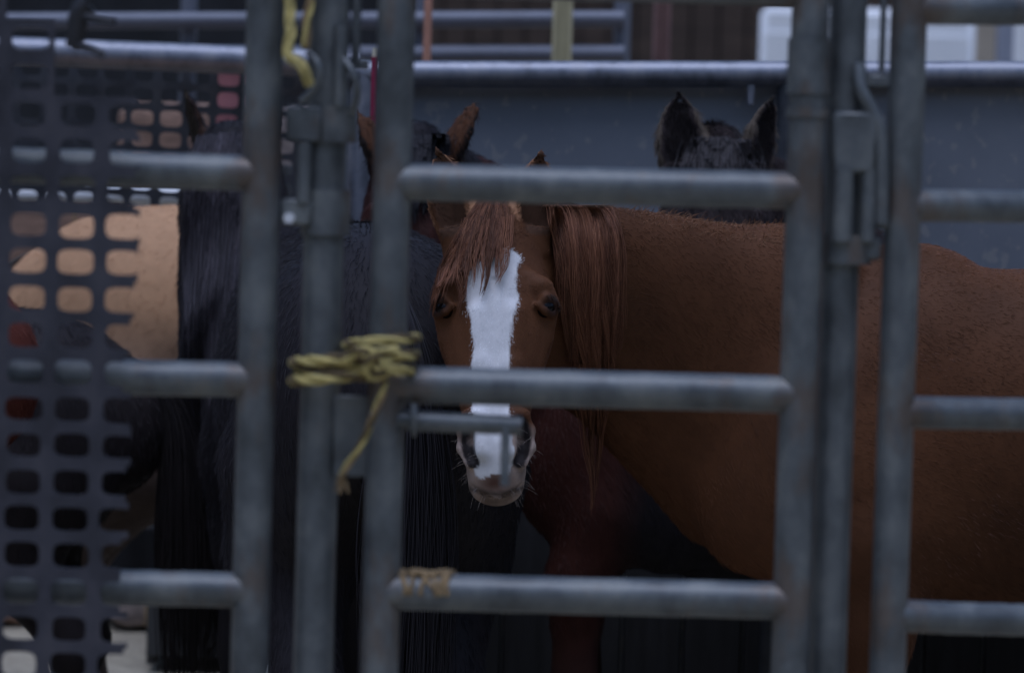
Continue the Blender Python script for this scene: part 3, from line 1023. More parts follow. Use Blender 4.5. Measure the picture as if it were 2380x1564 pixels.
class Head:
    """Head frame: S runs from poll to muzzle, N is the face's outward normal, X = N x S."""
    L = 0.60
    st_s = np.array([-0.03, 0.0, .04, .08, .14, .20, .24, .285, .335, .39, .44, .48, .52, .55, .575, .595, .61])
    st_t = np.array([.01, .03, .050, .066, .078, .082, .081, .076, .068, .060, .056, .056, .054, .045, .030, .012, 0.0])
    st_b = np.array([.02, .07, .12, .155, .18, .185, .175, .15, .115, .088, .076, .072, .074, .072, .062, .038, 0.004])
    st_w = np.array([.035, .058, .080, .092, .101, .110, .112, .104, .090, .074, .062, .057, .057, .056, .049, .034, 0.004])

    def __init__(self, poll, S, N, sc=1.0):
        self.o = np.asarray(poll, float)
        self.S = unit(S)
        N = np.asarray(N, float); self.N = unit(N - self.S * self.S.dot(N))
        self.X = np.cross(self.N, self.S)
        self.sc = sc

    def P(self, x, s, n):
        return self.o + self.sc * (x * self.X + s * self.S + n * self.N)

    def loc(self, V):
        d = (np.asarray(V) - self.o) / self.sc
        return d @ self.X, d @ self.S, d @ self.N

    def build(self, f, ears, nostril=True, detail=True):
        sc = self.sc
        c = self.P(0, .29, -.04)
        s = f.sl(c - 0.48 * sc, c + 0.48 * sc)
        x, y, z = f.grid(s)
        x, y, z = (x - self.o[0]) / sc, (y - self.o[1]) / sc, (z - self.o[2]) / sc
        lx = np.abs(x * self.X[0] + y * self.X[1] + z * self.X[2])
        ls = x * self.S[0] + y * self.S[1] + z * self.S[2]
        ln = x * self.N[0] + y * self.N[1] + z * self.N[2]
        I = lambda tab: np.interp(ls, self.st_s, tab)
        t, b, w = I(self.st_t), I(self.st_b), I(self.st_w)
        zc = (t - b) / 2; h = (t + b) / 2
        v = (ln - zc) / h
        # narrower towards the jaw, a little narrower at the bridge
        w = w * (1 - 0.20 * np.clip(-v, 0, 1) ** 1.5 * (ls < 0.42) - 0.10 * np.clip(v, 0, 1) ** 2)
        e = 2.45
        q = ((np.abs(lx) / w) ** e + np.abs(v) ** e) ** (1 / e)
        d = (q - 1) * np.minimum(w, h) * 0.9
        d = np.maximum(d, np.maximum(-0.03 - ls, ls - 0.61))
        f.union(s, (d * sc).astype(np.float32), 0.035 * sc)
        A = np.stack([self.X, self.S, self.N])
        for sg in (-1, 1):
            P = lambda x_, s_, n_: self.P(sg * x_, s_, n_)
            if detail:
                # orbit ridge, cheek, facial crest, nasal edge
                f.chain([P(.074, .172, .056), P(.089, .194, .050), P(.100, .222, .033), P(.099, .252, .018)], [.012 * sc, .014 * sc, .0135 * sc, .010 * sc], .025 * sc)
                f.ellipsoid(P(.094, .130, .068), A, np.array([.012, .022, .014]) * sc, .05 * sc, cut=True)
                f.chain([P(.097, .232, .006), P(.090, .28, .004), P(.077, .345, .004)], [.012 * sc, .011 * sc, .006 * sc], .02 * sc)
                f.ellipsoid(P(.060, .17, -.085), A, np.array([.035, .085, .075]) * sc, .03 * sc)
                f.chain([P(.034, .26, .066), P(.030, .36, .052), P(.030, .45, .046)], [.014 * sc, .013 * sc, .014 * sc], .02 * sc)
                # eye socket opening
                f.ellipsoid(P(.108, .2340, .046), A, np.array([.015, .0100, .017]) * sc, .006 * sc, cut=True)
                # lids
                f.chain([P(.079, .2375, .062), P(.096, .2245, .060), P(.109, .227, .044), P(.111, .236, .028)], [.003 * sc, .0076 * sc, .007 * sc, .005 * sc], .009 * sc)
                f.chain([P(.079, .2385, .062), P(.094, .2475, .054), P(.106, .248, .041), P(.110, .238, .028)], [.003 * sc, .0065 * sc, .0062 * sc, .0045 * sc], .008 * sc)
            if nostril:
                f.chain([P(.034, .462, .056), P(.050, .464, .050), P(.0625, .488, .036), P(.0635, .520, .026), P(.051, .553, .026)], [.009 * sc, .0115 * sc, .0098 * sc, .009 * sc, .008 * sc], .012 * sc)
                f.chain([P(.026, .48, .056), P(.026, .535, .046)], [.012 * sc, .012 * sc], .02 * sc)
                hole = [P(.045, .480, .062), P(.0510, .494, .053), P(.0525, .514, .043), P(.048, .536, .037), P(.040, .554, .038)]
                hr = [.0065, .0105, .0125, .0110, .0055]
                for i_ in range(4):
                    f.cone(hole[i_], hole[i_ + 1], hr[i_] * sc, hr[i_ + 1] * sc, .005 * sc, cut=True)
        if nostril:
            # lower lip / chin and the mouth line
            f.ellipsoid(self.P(0, .572, -.040), A, np.array([.046, .034, .030]) * sc, .02 * sc)
            for sg in (-1, 1):
                f.cone(self.P(0, .603, -.004), self.P(sg * .052, .575, -.016), .0035 * sc, .0035 * sc, .004 * sc, cut=True)
        f.ellipsoid(self.P(0, .035, -.035), A, np.array([.066, .075, .070]) * sc, .03 * sc)
        for e_ in ears: self.ear(f, **e_)

    def ear(self, f, base, tip, face, w=.036, dish=True):
        sc = self.sc
        a, b = self.P(*base), self.P(*tip)
        E = unit(b - a); ln = np.linalg.norm(b - a)
        Fd = face[0] * self.X + face[1] * self.S + face[2] * self.N
        Fd = unit(Fd - E * E.dot(Fd)); Wd = np.cross(E, Fd)
        m = 0.09 * sc
        s = f.sl(np.minimum(a, b) - m, np.maximum(a, b) + m)
        if min(q.stop - q.start for q in s) <= 0: return
        x, y, z = f.grid(s)
        x, y, z = x - a[0], y - a[1], z - a[2]
        t = (x * E[0] + y * E[1] + z * E[2]) / ln
        u = x * Wd[0] + y * Wd[1] + z * Wd[2]
        v = x * Fd[0] + y * Fd[1] + z * Fd[2]
        tt = np.clip(t, -0.2, 1.05)
        wt = np.interp(tt, [-.2, 0, .15, .35, .55, .75, .9, 1.0, 1.05], np.array([.8, .82, .92, 1, .92, .66, .34, .08, .02]) * w * sc)
        dt = np.interp(tt, [-.2, 0, .2, .5, .8, 1.0, 1.05], np.array([1, 1, .85, .62, .38, .08, .02]) * 0.030 * sc)
        # tips curve inward a little toward the opening
        vv = v - 0.010 * sc * np.clip(tt - .5, 0, 1) ** 2 * 4
        q = np.sqrt((u / wt) ** 2 + (vv / dt) ** 2)
        d = (q - 1) * np.minimum(wt, dt)
        d = np.maximum(d, np.maximum((t - 1.03) * ln, (-.2 - t) * ln))
        f.union(s, d.astype(np.float32), .014 * sc)
        if dish:
            wi, di = wt * .74, dt * 1.0
            q = np.sqrt((u / wi) ** 2 + ((vv - dt * 0.72) / di) ** 2)
            d = (q - 1) * np.minimum(wi, di)
            d = np.maximum(d, np.maximum((t - .93) * ln, (.10 - t) * ln))
            f.cut(s, d.astype(np.float32), .006 * sc)
        self.ears = getattr(self, 'ears', []) + [(a, b, E, Wd, Fd, ln, w * sc)]


TRUNK = [  # x behind the point of shoulder, centre z, half height, half width
    (0.02, 1.00, .15, .13), (-.08, 1.02, .24, .18), (-.18, 1.04, .30, .205), (-.28, 1.055, .345, .215), (-.38, 1.055, .365, .22), (-.48, 1.036, .360, .235),
    (-.60, 1.038, .360, .25), (-.72, 1.040, .362, .262), (-.84, 1.042, .362, .265), (-.96, 1.06, .343, .262), (-1.08, 1.08, .328, .258),
    (-1.18, 1.10, .30, .255), (-1.28, 1.11, .275, .25), (-1.38, 1.10, .235, .22), (-1.46, 1.08, .17, .16)]


def axis(lo, hi, fine, df, dc):
    """Grid coordinates with fine steps inside the interval fine."""
    a, b = max(lo, fine[0]), min(hi, fine[1])
    p = [np.arange(lo, a, dc)] if a > lo else []
    p.append(np.arange(a, b, df))
    if b < hi: p.append(np.arange(b, hi + dc, dc))
    return np.unique(np.concatenate(p).round(5))


class Horse:
    def __init__(self, org, fwd, head, neck, ears, sc=1.0, df=.009, dc=.024, fine=None, clip=None, legs=True, detail=True, nostril=True, lift=0.0, foreleg=0.0, relief=False):
        self.relief = relief
        self.f3 = np.array([fwd[0], fwd[1], 0]) / math.hypot(fwd[0], fwd[1])
        self.l3 = np.array([-self.f3[1], self.f3[0], 0])
        self.o = np.array([org[0], org[1], lift])
        self.sc = sc
        self.head = head
        u = np.array([0, 0, 1.0])
        B = lambda x, y, z: self.o + sc * (x * self.f3 + y * self.l3 + z * u)
        self.B = B
        corners = np.array([B(x, y, z) for x in (.25, -1.75) for y in (-.38, .38) for z in (-.05, 1.5)])
        pts = [corners]
        if head is not None:
            hp = np.array([head.P(x, s, n) for x in (-.2, .2) for s in (-.22, .65) for n in (-.3, .16)])
            pts.append(hp)
        if neck: pts.append(np.array([n[0] for n in neck]) + .3); pts.append(np.array([n[0] for n in neck]) - .3)
        pts = np.concatenate(pts)
        lo, hi = pts.min(0) - .05, pts.max(0) + .05
        if clip is not None:
            lo = np.maximum(lo, clip[0]); hi = np.minimum(hi, clip[1])
        if fine is None and head is not None:
            fine = (hp.min(0), hp.max(0))
        if fine is None: fine = (lo, lo)
        f = Field(*[axis(lo[i], hi[i], (fine[0][i], fine[1][i]), df, dc) for i in range(3)])
        self.f = f
        A = np.stack([self.f3, self.l3, u])
        tk = smooth_path(TRUNK, 46)
        for x, zc, hh, hw in tk:
            f.ellipsoid(B(x, 0, zc), A, np.array([.12, hw - .004, hh - .004]) * sc, .012)
        # shoulder, chest and haunch masses
        for sd in (-1, 1):
            f.ellipsoid(B(-.12, sd * .12, 1.00), A, np.array([.15, .10, .24]) * sc, .06)
            f.ellipsoid(B(-.02, sd * .09, .93), A, np.array([.10, .08, .14]) * sc, .05)
            f.ellipsoid(B(-.27, sd * .14, .92), A, np.array([.14, .085, .20]) * sc, .06)
            f.ellipsoid(B(-1.25, sd * .14, 1.02), A, np.array([.21, .12, .29]) * sc, .06)
        f.ellipsoid(B(-.33, 0, 1.378), A, np.array([.11, .05, .055]) * sc, .06)
        if legs:
            for sd in (-1, 1):
                y = sd * .135
                fl = foreleg
                f.chain([B(-.25 + fl * .6, y, .86), B(-.27 + fl, y, .70), B(-.265 + fl, y, .47), B(-.272 + fl, y, .42), B(-.27 + fl, y, .17), B(-.25 + fl, y, .10), B(-.225 + fl, y, .0)],
                        np.array([.10, .072, .047, .044, .030, .036, .056]) * sc, .04)
                f.chain([B(-1.20, y, .92), B(-1.17, y * 1.1, .76), B(-1.33, y, .54), B(-1.36, y, .49), B(-1.31, y, .17), B(-1.28, y, .10), B(-1.25, y, 0)],
                        np.array([.17, .125, .058, .052, .034, .038, .056]) * sc, .05)
            self.hind = True
        if neck:
            P = np.array([n[0] for n in neck]); q = np.array([(n[1], n[2]) for n in neck])
            n_ = 30
            PP = smooth_path(P, n_); rr = smooth_path(np.column_stack([q, q[:, :1]]), n_)
            T = np.gradient(PP, axis=0); T /= np.linalg.norm(T, axis=1)[:, None]
            for p, t, r in zip(PP, T, rr):
                ref = u - .8 * self.f3; up = unit(ref - t * t.dot(ref)); lat = np.cross(up, t)
                f.ellipsoid(p, np.stack([t, lat, up]), np.array([.085, r[1], r[0]]), .035)
        if head is not None:
            head.build(f, ears, nostril, detail)
        self.V, self.Q = f.surface()
        self.smooth_far(2)
        self.normals()

    def smooth_far(self, it):
        V, Q = self.V, self.Q
        E = np.concatenate([Q[:, [0, 1]], Q[:, [1, 2]], Q[:, [2, 3]], Q[:, [3, 0]]])
        w = np.ones(len(V))
        if self.head is not None:
            x, s, n = self.head.loc(V)
            w = np.clip((np.hypot(s - .26, np.hypot(x, n + .04)) - .40) / .1, 0, 1) * 0.85 + 0.12
        for _ in range(it):
            acc = np.zeros_like(V); cnt = np.zeros(len(V))
            for a, b in ((0, 1), (1, 0)):
                for j in range(3): acc[:, j] += np.bincount(E[:, a], V[E[:, b], j], len(V))
                cnt += np.bincount(E[:, a], minlength=len(V))
            V = V + (acc / np.maximum(cnt, 1)[:, None] - V) * w[:, None] * 0.6
        self.V = V
        self.normals()
        nv = vnoise(V, 5.5, 92) * 1.5 + vnoise(V, 11, 90) * .6 + vnoise(V, 24, 91) * .2
        self.V = V + self.N * ((.0035 if self.relief else .0012) * nv * (w if self.head is not None else 1))[:, None]

    def normals(self):
        V, Q = self.V, self.Q
        nn = np.cross(V[Q[:, 2]] - V[Q[:, 0]], V[Q[:, 3]] - V[Q[:, 1]])
        N = np.zeros_like(V)
        for c_ in range(4):
            for j in range(3): N[:, j] += np.bincount(Q[:, c_], nn[:, j], len(V))
        self.N = N / (np.linalg.norm(N, axis=1)[:, None] + 1e-12)

    def mesh(self, name, colf, parent):
        me = bpy.data.meshes.new(name)
        me.from_pydata((self.V - np.array(parent.location)).tolist(), [], self.Q.tolist())
        me.polygons.foreach_set('use_smooth', np.ones(len(me.polygons), bool))
        col = colf(self.V, self.N)
        at = me.attributes.new('col', 'FLOAT_COLOR', 'POINT')
        at.data.foreach_set('color', np.column_stack([col, np.ones(len(col))]).astype(np.float32).ravel())
        me.materials.append(M['coat'])
        o = bpy.data.objects.new(name, me); C.objects.link(o); o.parent = parent
        return o

    def sample(self, n, weight=None, seed=0):
        g_ = np.random.default_rng(seed)
        V, Q = self.V, self.Q
        tri = np.concatenate([Q[:, [0, 1, 2]], Q[:, [0, 2, 3]]])
        ar = np.linalg.norm(np.cross(V[tri[:, 1]] - V[tri[:, 0]], V[tri[:, 2]] - V[tri[:, 0]]), axis=1)
        if weight is not None: ar = ar * weight(V[tri].mean(1), self.N[tri].mean(1))
        pick = g_.choice(len(tri), n, p=ar / ar.sum())
        b = g_.random((n, 2)); fl = b.sum(1) > 1; b[fl] = 1 - b[fl]
        t = tri[pick]
        P = V[t[:, 0]] * (1 - b.sum(1))[:, None] + V[t[:, 1]] * b[:, :1] + V[t[:, 2]] * b[:, 1:]
        Nn = self.N[t[:, 0]] * (1 - b.sum(1))[:, None] + self.N[t[:, 1]] * b[:, :1] + self.N[t[:, 2]] * b[:, 1:]
        Nn /= np.linalg.norm(Nn, axis=1)[:, None] + 1e-12
        return P, Nn


def hairs(name, pts, rad, col, mat, parent):
    """pts (n, k, 3) world; rad (k,) or (n, k); col (n, 3)."""
    n, k, _ = pts.shape
    hc = bpy.data.hair_curves.new(name)
    hc.add_curves([k] * n)
    hc.attributes['position'].data.foreach_set('vector', (pts - np.array(parent.location)).astype(np.float32).ravel())
    ra = hc.attributes.get('radius') or hc.attributes.new('radius', 'FLOAT', 'POINT')
    ra.data.foreach_set('value', np.broadcast_to(rad, (n, k)).astype(np.float32).ravel())
    ca = hc.attributes.new('col', 'FLOAT_COLOR', 'CURVE')
    ca.data.foreach_set('color', np.column_stack([col, np.ones(n)]).astype(np.float32).ravel())
    hc.materials.append(mat)
    o = bpy.data.objects.new(name, hc); C.objects.link(o); o.parent = parent
    o['kind'] = 'stuff'
    return o


def fur(h, name, n, lenf, flowf, colf, parent, weight=None, seed=0, r=.00038, lift=.35, curl=.25, clump=.28):
    g_ = np.random.default_rng(seed + 100)
    P, Nn = h.sample(n, weight, seed)
    L = lenf(P, Nn) * (0.7 + 0.6 * g_.random(n))
    D = flowf(P, Nn)
    D = D - Nn * (D * Nn).sum(1)[:, None]; D /= np.linalg.norm(D, axis=1)[:, None] + 1e-9
    side = np.cross(Nn, D)
    wob = vnoise(P, 150, seed + 1) * clump + vnoise(P, 55, seed + 2) * clump * .6 + g_.normal(0, .22, n)
    D = D + side * wob[:, None] * .5; D /= np.linalg.norm(D, axis=1)[:, None]
    lf = np.clip(lift + .35 * lift * vnoise(P, 90, seed + 3) + g_.normal(0, .10, n), .05, 1.2)
    t = np.array([0, .35, .7, 1.0])
    pts = P[:, None, :] - Nn[:, None, :] * .0012 + L[:, None, None] * (t[None, :, None] * D[:, None, :] + (lf[:, None] * (t - curl * 1.2 * t ** 2)[None, :])[:, :, None] * Nn[:, None, :])
    rad = r * np.array([1, .9, .6, .12])
    col = colf(P, Nn) * (0.87 + 0.26 * g_.random(n))[:, None] * (1 + .10 * vnoise(P, 60, seed + 4))[:, None]
    return hairs(name, pts, rad, np.clip(col, 0, 1), M['hair'], parent)


def front_y(h, X, Z, off, default=None):
    """Nearest (to the camera) surface distance of the horse's body at world x, z - for laying locks on it."""
    f = h.f
    ix = np.clip(np.searchsorted(f.ax[0], X), 0, len(f.ax[0]) - 1); iz = np.clip(np.searchsorted(f.ax[2], Z), 0, len(f.ax[2]) - 1)
    col = f.F[ix, :, iz]
    ins = col < 0
    has = ins.any(1)
    y = f.ax[1][np.argmax(ins, 1)].astype(float)
    y = np.where(has, y, np.nan)
    return y - off


def locks(h, name, left, right, n, uf, parent, colf, off=.008, k=16, r=.00055, nlock=24, spread=.010, seed=0, ydef=5.9, lenjit=.15, stray=.06, ramp_off=None, umap=None, yroot=None, endjit=.2, startjit=.07, wave=1.0):
    """Hair hanging between two guide curves given as survey points (x, y) -> laid on the horse's near surface."""
    g_ = np.random.default_rng(seed)
    Lc, Rc = smooth_path([(*p, 0) for p in left], 60)[:, :2], smooth_path([(*p, 0) for p in right], 60)[:, :2]
    lu = (np.arange(nlock) + g_.random(nlock)) / nlock
    if umap: lu = umap(lu)
    ll = np.clip(1 - np.abs(g_.normal(0, lenjit, nlock)), .35, 1.15)
    wid = spread * (0.35 + 1.1 * g_.random(nlock))
    lid = g_.integers(0, nlock, n)
    du = g_.normal(0, 1, n)
    tt = np.linspace(0, 1, k)
    ends = ll[lid] * (1 - np.abs(g_.normal(0, endjit, n))) * uf(lu[lid])
    start = (g_.random(nlock) * startjit)[lid] + g_.random(n) * .02
    drift = g_.normal(0, .035, nlock)[lid]
    strayv = g_.normal(0, 1, n) * (g_.random(n) < .12)
    PX = np.zeros((n, k)); PY = np.zeros((n, k))
    for j, t in enumerate(tt):
        T = np.clip(start + t * (ends - start), 0, 1)
        taper = 1 - .75 * t
        u_ = lu[lid] + du * wid[lid] / .1 * .35 * taper + strayv * stray * t + drift * t
        pl = np.stack([np.interp(T, np.linspace(0, 1, 60), Lc[:, i]) for i in range(2)], 1)
        prr = np.stack([np.interp(T, np.linspace(0, 1, 60), Rc[:, i]) for i in range(2)], 1)
        p = pl + (prr - pl) * u_[:, None]
        p[:, 0] += wave * (2.2 * np.sin(9 * t + lid * 1.7) + 1.4 * np.sin(17 * t + lid * 2.3)) * t * 1.6
        PX[:, j], PY[:, j] = p[:, 0], p[:, 1]
    kk = 36.0 / FOCAL / 2380.0
    d = fw + ((PX - 1190) * kk)[..., None] * CR + ((781 - PY) * kk)[..., None] * CU
    Y = np.full((n, k), ydef)
    for _ in range(2):
        Pw = d / d[..., 1:2] * Y[..., None]
        yy = front_y(h, Pw[..., 0].ravel(), Pw[..., 2].ravel() + CAM_H, off).reshape(n, k)
        # carry last good value past the body's edge
        yy = np.where(np.abs(yy - ydef) < .35, yy, np.nan)
        for j in range(k):
            prev = yy[:, j - 1] if j else np.full(n, ydef)
            yy[:, j] = np.where(np.isnan(yy[:, j]), prev, yy[:, j])
        # smooth along strand
        sm = yy.copy()
        for _i in range(3):
            sm[:, 1:-1] = np.minimum(yy[:, 1:-1], (sm[:, :-2] + sm[:, 1:-1] + sm[:, 2:]) / 3)
        Y = sm
    if yroot is not None:
        wr = np.exp(-(tt / .07) ** 2)[None]
        Y = Y * (1 - wr) + yroot * wr
    Y = Y - (g_.random(nlock)[lid] * .010 + g_.random(n) * .006)[:, None]
    Pw = d / d[..., 1:2] * Y[..., None]
    Pw[..., 2] += CAM_H
    rad = r * np.interp(tt, [0, .1, .8, 1], [.8, 1, .8, .2])
    lc = (0.6 + 0.75 * g_.random(nlock))[lid]
    col = colf(lu[lid], g_) * (lc * (0.8 + .4 * g_.random(n)))[:, None]
    return hairs(name, Pw, rad, np.clip(col, 0, 1), M['hair'], parent)


def eyes(h, parent, tilt=True):
    hd = h.head
    for sg in (-1, 1):
        c = hd.P(sg * .0935, .2360, .0425)
        mb = MB()
        n, m = 20, 12
        v = []
        for i in range(m + 1):
            a = math.pi * i / m
            for j in range(n):
                b = 2 * math.pi * j / n
                q = np.array([math.sin(a) * math.cos(b), math.sin(a) * math.sin(b), math.cos(a)]) * .0196 * hd.sc
                v.append(c + q)
        fs = [(i * n + j, i * n + (j + 1) % n, (i + 1) * n + (j + 1) % n, (i + 1) * n + j) for i in range(m) for j in range(n)]
        mb.add(v, fs).build('eye', M['eye'], parent)
        # lashes
        nl = 46
        g_ = np.random.default_rng(3 + sg)
        t = g_.random(nl)
        ctrl = smooth_path([hd.P(sg * .090, .2250, .066), hd.P(sg * .100, .2160, .062), hd.P(sg * .114, .2200, .046), hd.P(sg * .116, .2320, .03)], 50)
        root = ctrl[(t * 49).astype(int)]
        d = hd.X * sg * .5 + hd.N * .6 + hd.S * .7
        pts = root[:, None] + np.linspace(0, 1, 5)[None, :, None] * (.016 * (d[None, None] + g_.normal(0, .22, (nl, 1, 3)))) + (np.linspace(0, 1, 5) ** 2)[None, :, None] * hd.S * .004
        hairs('eyelash', pts, np.array([.0004, .0004, .0003, .0002, .0001]), np.tile([.03, .018, .012], (nl, 1)), M['hair'], parent)


def hornfree_tail(h, name, n, col, parent, seed=0, length=.85, r=.0009):
    g_ = np.random.default_rng(seed)
    a = h.B(-1.47, 0, 1.27)
    ph = g_.random(n) * 2 * math.pi; rr = np.sqrt(g_.random(n)) * .045
    off = (np.cos(ph) * rr)[:, None] * h.l3 + (np.sin(ph) * rr)[:, None] * h.f3
    k = 12
    t = np.linspace(0, 1, k)
    L = length * (.6 + .45 * g_.random(n))
    P = a[None, None] + off[:, None] * (.3 + 1.7 * np.sin(t * 2.4))[None, :, None] - h.f3[None, None] * (.16 * (1 - np.exp(-t * 7)))[None, :, None]
    P = P + np.array([0, 0, -1.0]) * (L[:, None] * t[None])[..., None]
    P += (np.sin(5 * t[None] + g_.integers(0, 14, n)[:, None] * 1.3) * .012 * t)[..., None] * h.l3
    hairs(name, P, r * np.interp(t, [0, .1, .8, 1], [.8, 1, .8, .2]), np.array(col) * (.7 + .6 * g_.random(n))[:, None], M['hair'], parent)


# ---- the chestnut
BROWN = np.array([.117, .0468, .0212])
HP = R(30)
hd = Head(W(1150, 490, 5.88), (0.032, -math.sin(HP), -math.cos(HP)), (-.015, -math.cos(HP), math.sin(HP)), .97)
PXH = .8e-3
ch_ears = [dict(base=(-.070, .050, -.006), tip=(-.108, -.100, .070), face=(-.40, .25, 1), w=.046),
           dict(base=(.070, .050, -.006), tip=(.088, -.094, .068), face=(.35, .25, 1), w=.046)]
Yn = 6.02
neck = [(W(1225, 630, 5.95), .120, .078), (W(1310, 690, 6.00), .170, .085), (W(1410, 722, Yn + .03), .190, .095), (W(1520, 762, 6.09), .220, .108), (W(1650, 830, 6.14), .275, .135), (W(1790, 895, 6.17), .335, .17)]
org_x = W(1700, 1200, 6.16)[0]
ch_fine = (np.array([hd.o[0] - .20, 5.50, hd.o[2] - .68]), np.array([hd.o[0] + .20, 6.02, hd.o[2] + .18]))
ch = Horse((org_x, 6.16), (-1, -.03), hd, neck, ch_ears, sc=1.0, df=.0048, dc=.018, fine=ch_fine, relief=True)
ch_root = empty('chestnut_horse', (org_x + .7, 6.16, 0))
tag(ch_root, 'chestnut horse with a white blaze looking out between the gate rails', 'horse', 'penned horses')

# blaze outline in head coordinates, from the face itself (s along the face, left and right lateral limits)
bz_y = np.array([575, 590, 620, 645, 690, 720, 760, 800, 850, 950, 1010, 1050, 1090, 1108])
bz_lp = np.array([1165, 1118, 1096, 1083, 1083, 1088, 1096, 1100, 1096, 1096, 1088, 1088, 1102, 1120])
bz_rp = np.array([1185, 1214, 1203, 1199, 1206, 1199, 1190, 1186, 1183, 1184, 1188, 1198, 1186, 1174])


def on_face(xp, yp):
    """Survey points of the face marking laid on the plane of the face: lateral x and length s."""
    o = np.array([0, 0, CAM_H])
    out = []
    for x_, y_ in zip(xp, yp):
        d = W(x_, y_, 5.8) - o
        nn = .068
        for _ in range(3):
            p0 = hd.P(0, 0, nn)
            t = (p0 - o).dot(hd.N) / d.dot(hd.N)
            x, s, n = hd.loc((o + d * t)[None])
            nn = float(np.interp(s[0], hd.st_s, hd.st_t))
        out.append((x[0], s[0]))
    return np.array(out).T


bz_l, bz_s = on_face(bz_lp, bz_y)
bz_r, _ = on_face(bz_rp, bz_y)


def headmask(V):
    x, s, n = hd.loc(V)
    return x, s, n, (s > -.05) & (s < .66) & (np.abs(x) < .14) & (n > -.03)


def chestnut_col(V, N, jit=0.0, g_=None):
    x, s, n, mk = headmask(V)
    col = np.tile(BROWN * (.82 if g_ is None else 1.04), (len(V), 1))
    pz = vnoise(V, 7, 11)
    col *= (1 + .16 * pz + .14 * vnoise(V, 3.1, 14))[:, None]
    col = col * (1 + .14 * vnoise(V, 26, 12))[:, None]
    # paler flaxen edge along belly line and elbow is left to light; legs a bit redder
    up = N[:, 2]
    lim = np.where(s > .465, .041, 1.0)
    xj = x + (0 if g_ is None else g_.normal(0, jit, len(V))) + .0010 * vnoise(V, 160, 15)
    l = np.interp(s, bz_s, bz_l); r_ = np.interp(s, bz_s, bz_r)
    sj = s + (0 if g_ is None else g_.normal(0, .006, len(V))) + .004 * vnoise(V, 90, 16) + 3.0 * x ** 2
    white = mk & (xj > l) & (xj < r_) & (s > bz_s[0]) & (sj < bz_s[-1] - .006) & (n > .005)
    soft = np.clip(np.minimum(xj - l, r_ - xj) / .004 + .5, 0, 1) if g_ is None else np.ones(len(V))
    white = white & (np.abs(x) < lim)
    wv_ = (soft * (1 if g_ is None else 1))[white][:, None]
    tone = np.array([.66, .645, .64]) if g_ is None else np.array([.84, .84, .85]) * (.74 + .34 * g_.random((white.sum(), 1)) + .15 * vnoise(V[white], 170, 18)[:, None])
    col[white] = col[white] * (1 - wv_) + tone * wv_
    # muzzle skin
    mz = mk | (s > .45) & (s < .66) & (np.abs(x) < .12) & (n > -.13) & (n < .12)
    f_ = np.clip((s - .478) / .035, 0, 1) * mz * np.clip((n + .10) / .03, 0, 1)
    fade = f_ * (~white) * np.clip((s - .46) / .03, 0, 1)
    skin = np.tile([.35, .265, .22], (len(V), 1)) * (1 + .22 * vnoise(V, 120, 17))[:, None]
    side = np.clip((np.abs(x) - .045) / .02, 0, 1)
    skin = skin * (1 - side[:, None] * .12)
    sn = .95 * np.exp(-((x + .004) / .030) ** 2 - ((s - .586) / .017) ** 2)
    skin = skin * (1 - sn[:, None]) + np.array([.085, .036, .024]) * sn[:, None]
    col = col * (1 - fade[:, None]) + skin * fade[:, None]
    lp_ = np.abs(s - (.603 - .54 * np.abs(x) * np.clip(np.abs(x) / .05, .3, 1))) 
    lw = np.clip(1 - lp_ / .005, 0, 1) * (np.abs(x) < .052) * (n < .02) * (s > .5)
    col = col * (1 - .75 * lw[:, None])
    # nostril interior: shade of the hole painted dark
    for sg in (-1, 1):
        hp_ = np.array([(.047, .482, .056), (.052, .494, .048), (.0535, .512, .039), (.049, .534, .033), (.042, .552, .034)])
        q_ = np.stack([x * sg, s, n], 1)
        d = np.full(len(V), 1.0)
        for a_, b_ in zip(hp_[:-1], hp_[1:]):
            e_ = b_ - a_
            t_ = np.clip((q_ - a_) @ e_ / e_.dot(e_), 0, 1)
            d = np.minimum(d, np.linalg.norm(q_ - a_ - t_[:, None] * e_, axis=1))
        w = np.clip((.0145 - d) / .004, 0, 1)
        col = col * (1 - w[:, None]) + np.array([.022, .018, .018]) * w[:, None]
        d = np.sqrt((x - sg * .104) ** 2 + (s - .234) ** 2 + (n - .048) ** 2)
        w = .85 * np.clip((.0265 - d) / .009, 0, 1)
        col = col * (1 - w[:, None]) + np.array([.030, .016, .013]) * w[:, None]
    # whorl
    d = np.hypot(x - (-.003), s - .192)
    w = np.clip((.007 - d) / .005, 0, 1) * (n > 0)
    col = col * (1 - .45 * w[:, None])
    hz = np.clip((.085 - V[:, 2]) / .015, 0, 1)[:, None]
    col = col * (1 - hz) + np.array([.05, .045, .04]) * hz
    # ear insides darker, rims pale
    for a, b, E, Wd, Fd, ln, ew in hd.ears:
        q = V - a
        t = q @ E / ln; u = np.abs(q @ Wd); v_ = q @ Fd
        wt = np.interp(t, [-.2, 0, .15, .35, .55, .75, .9, 1.0], np.array([.8, .82, .92, 1, .92, .66, .34, .08]) * ew)
        near = (t > .0) & (t < 1.05) & (np.linalg.norm(q, axis=1) < .25)
        ins = near & (u < wt * .72) & ((N @ Fd) > .1)
        col[ins] = [.080, .040, .024]
        rim = near & (t > .08) & (u > wt * .84) & (u < wt * 1.15) & (np.abs(v_) < .03)
        col[rim] = np.array([.34, .17, .09])
    return col


ch.mesh('body', chestnut_col, ch_root)
eyes(ch, ch_root)
g9 = np.random.default_rng(9)


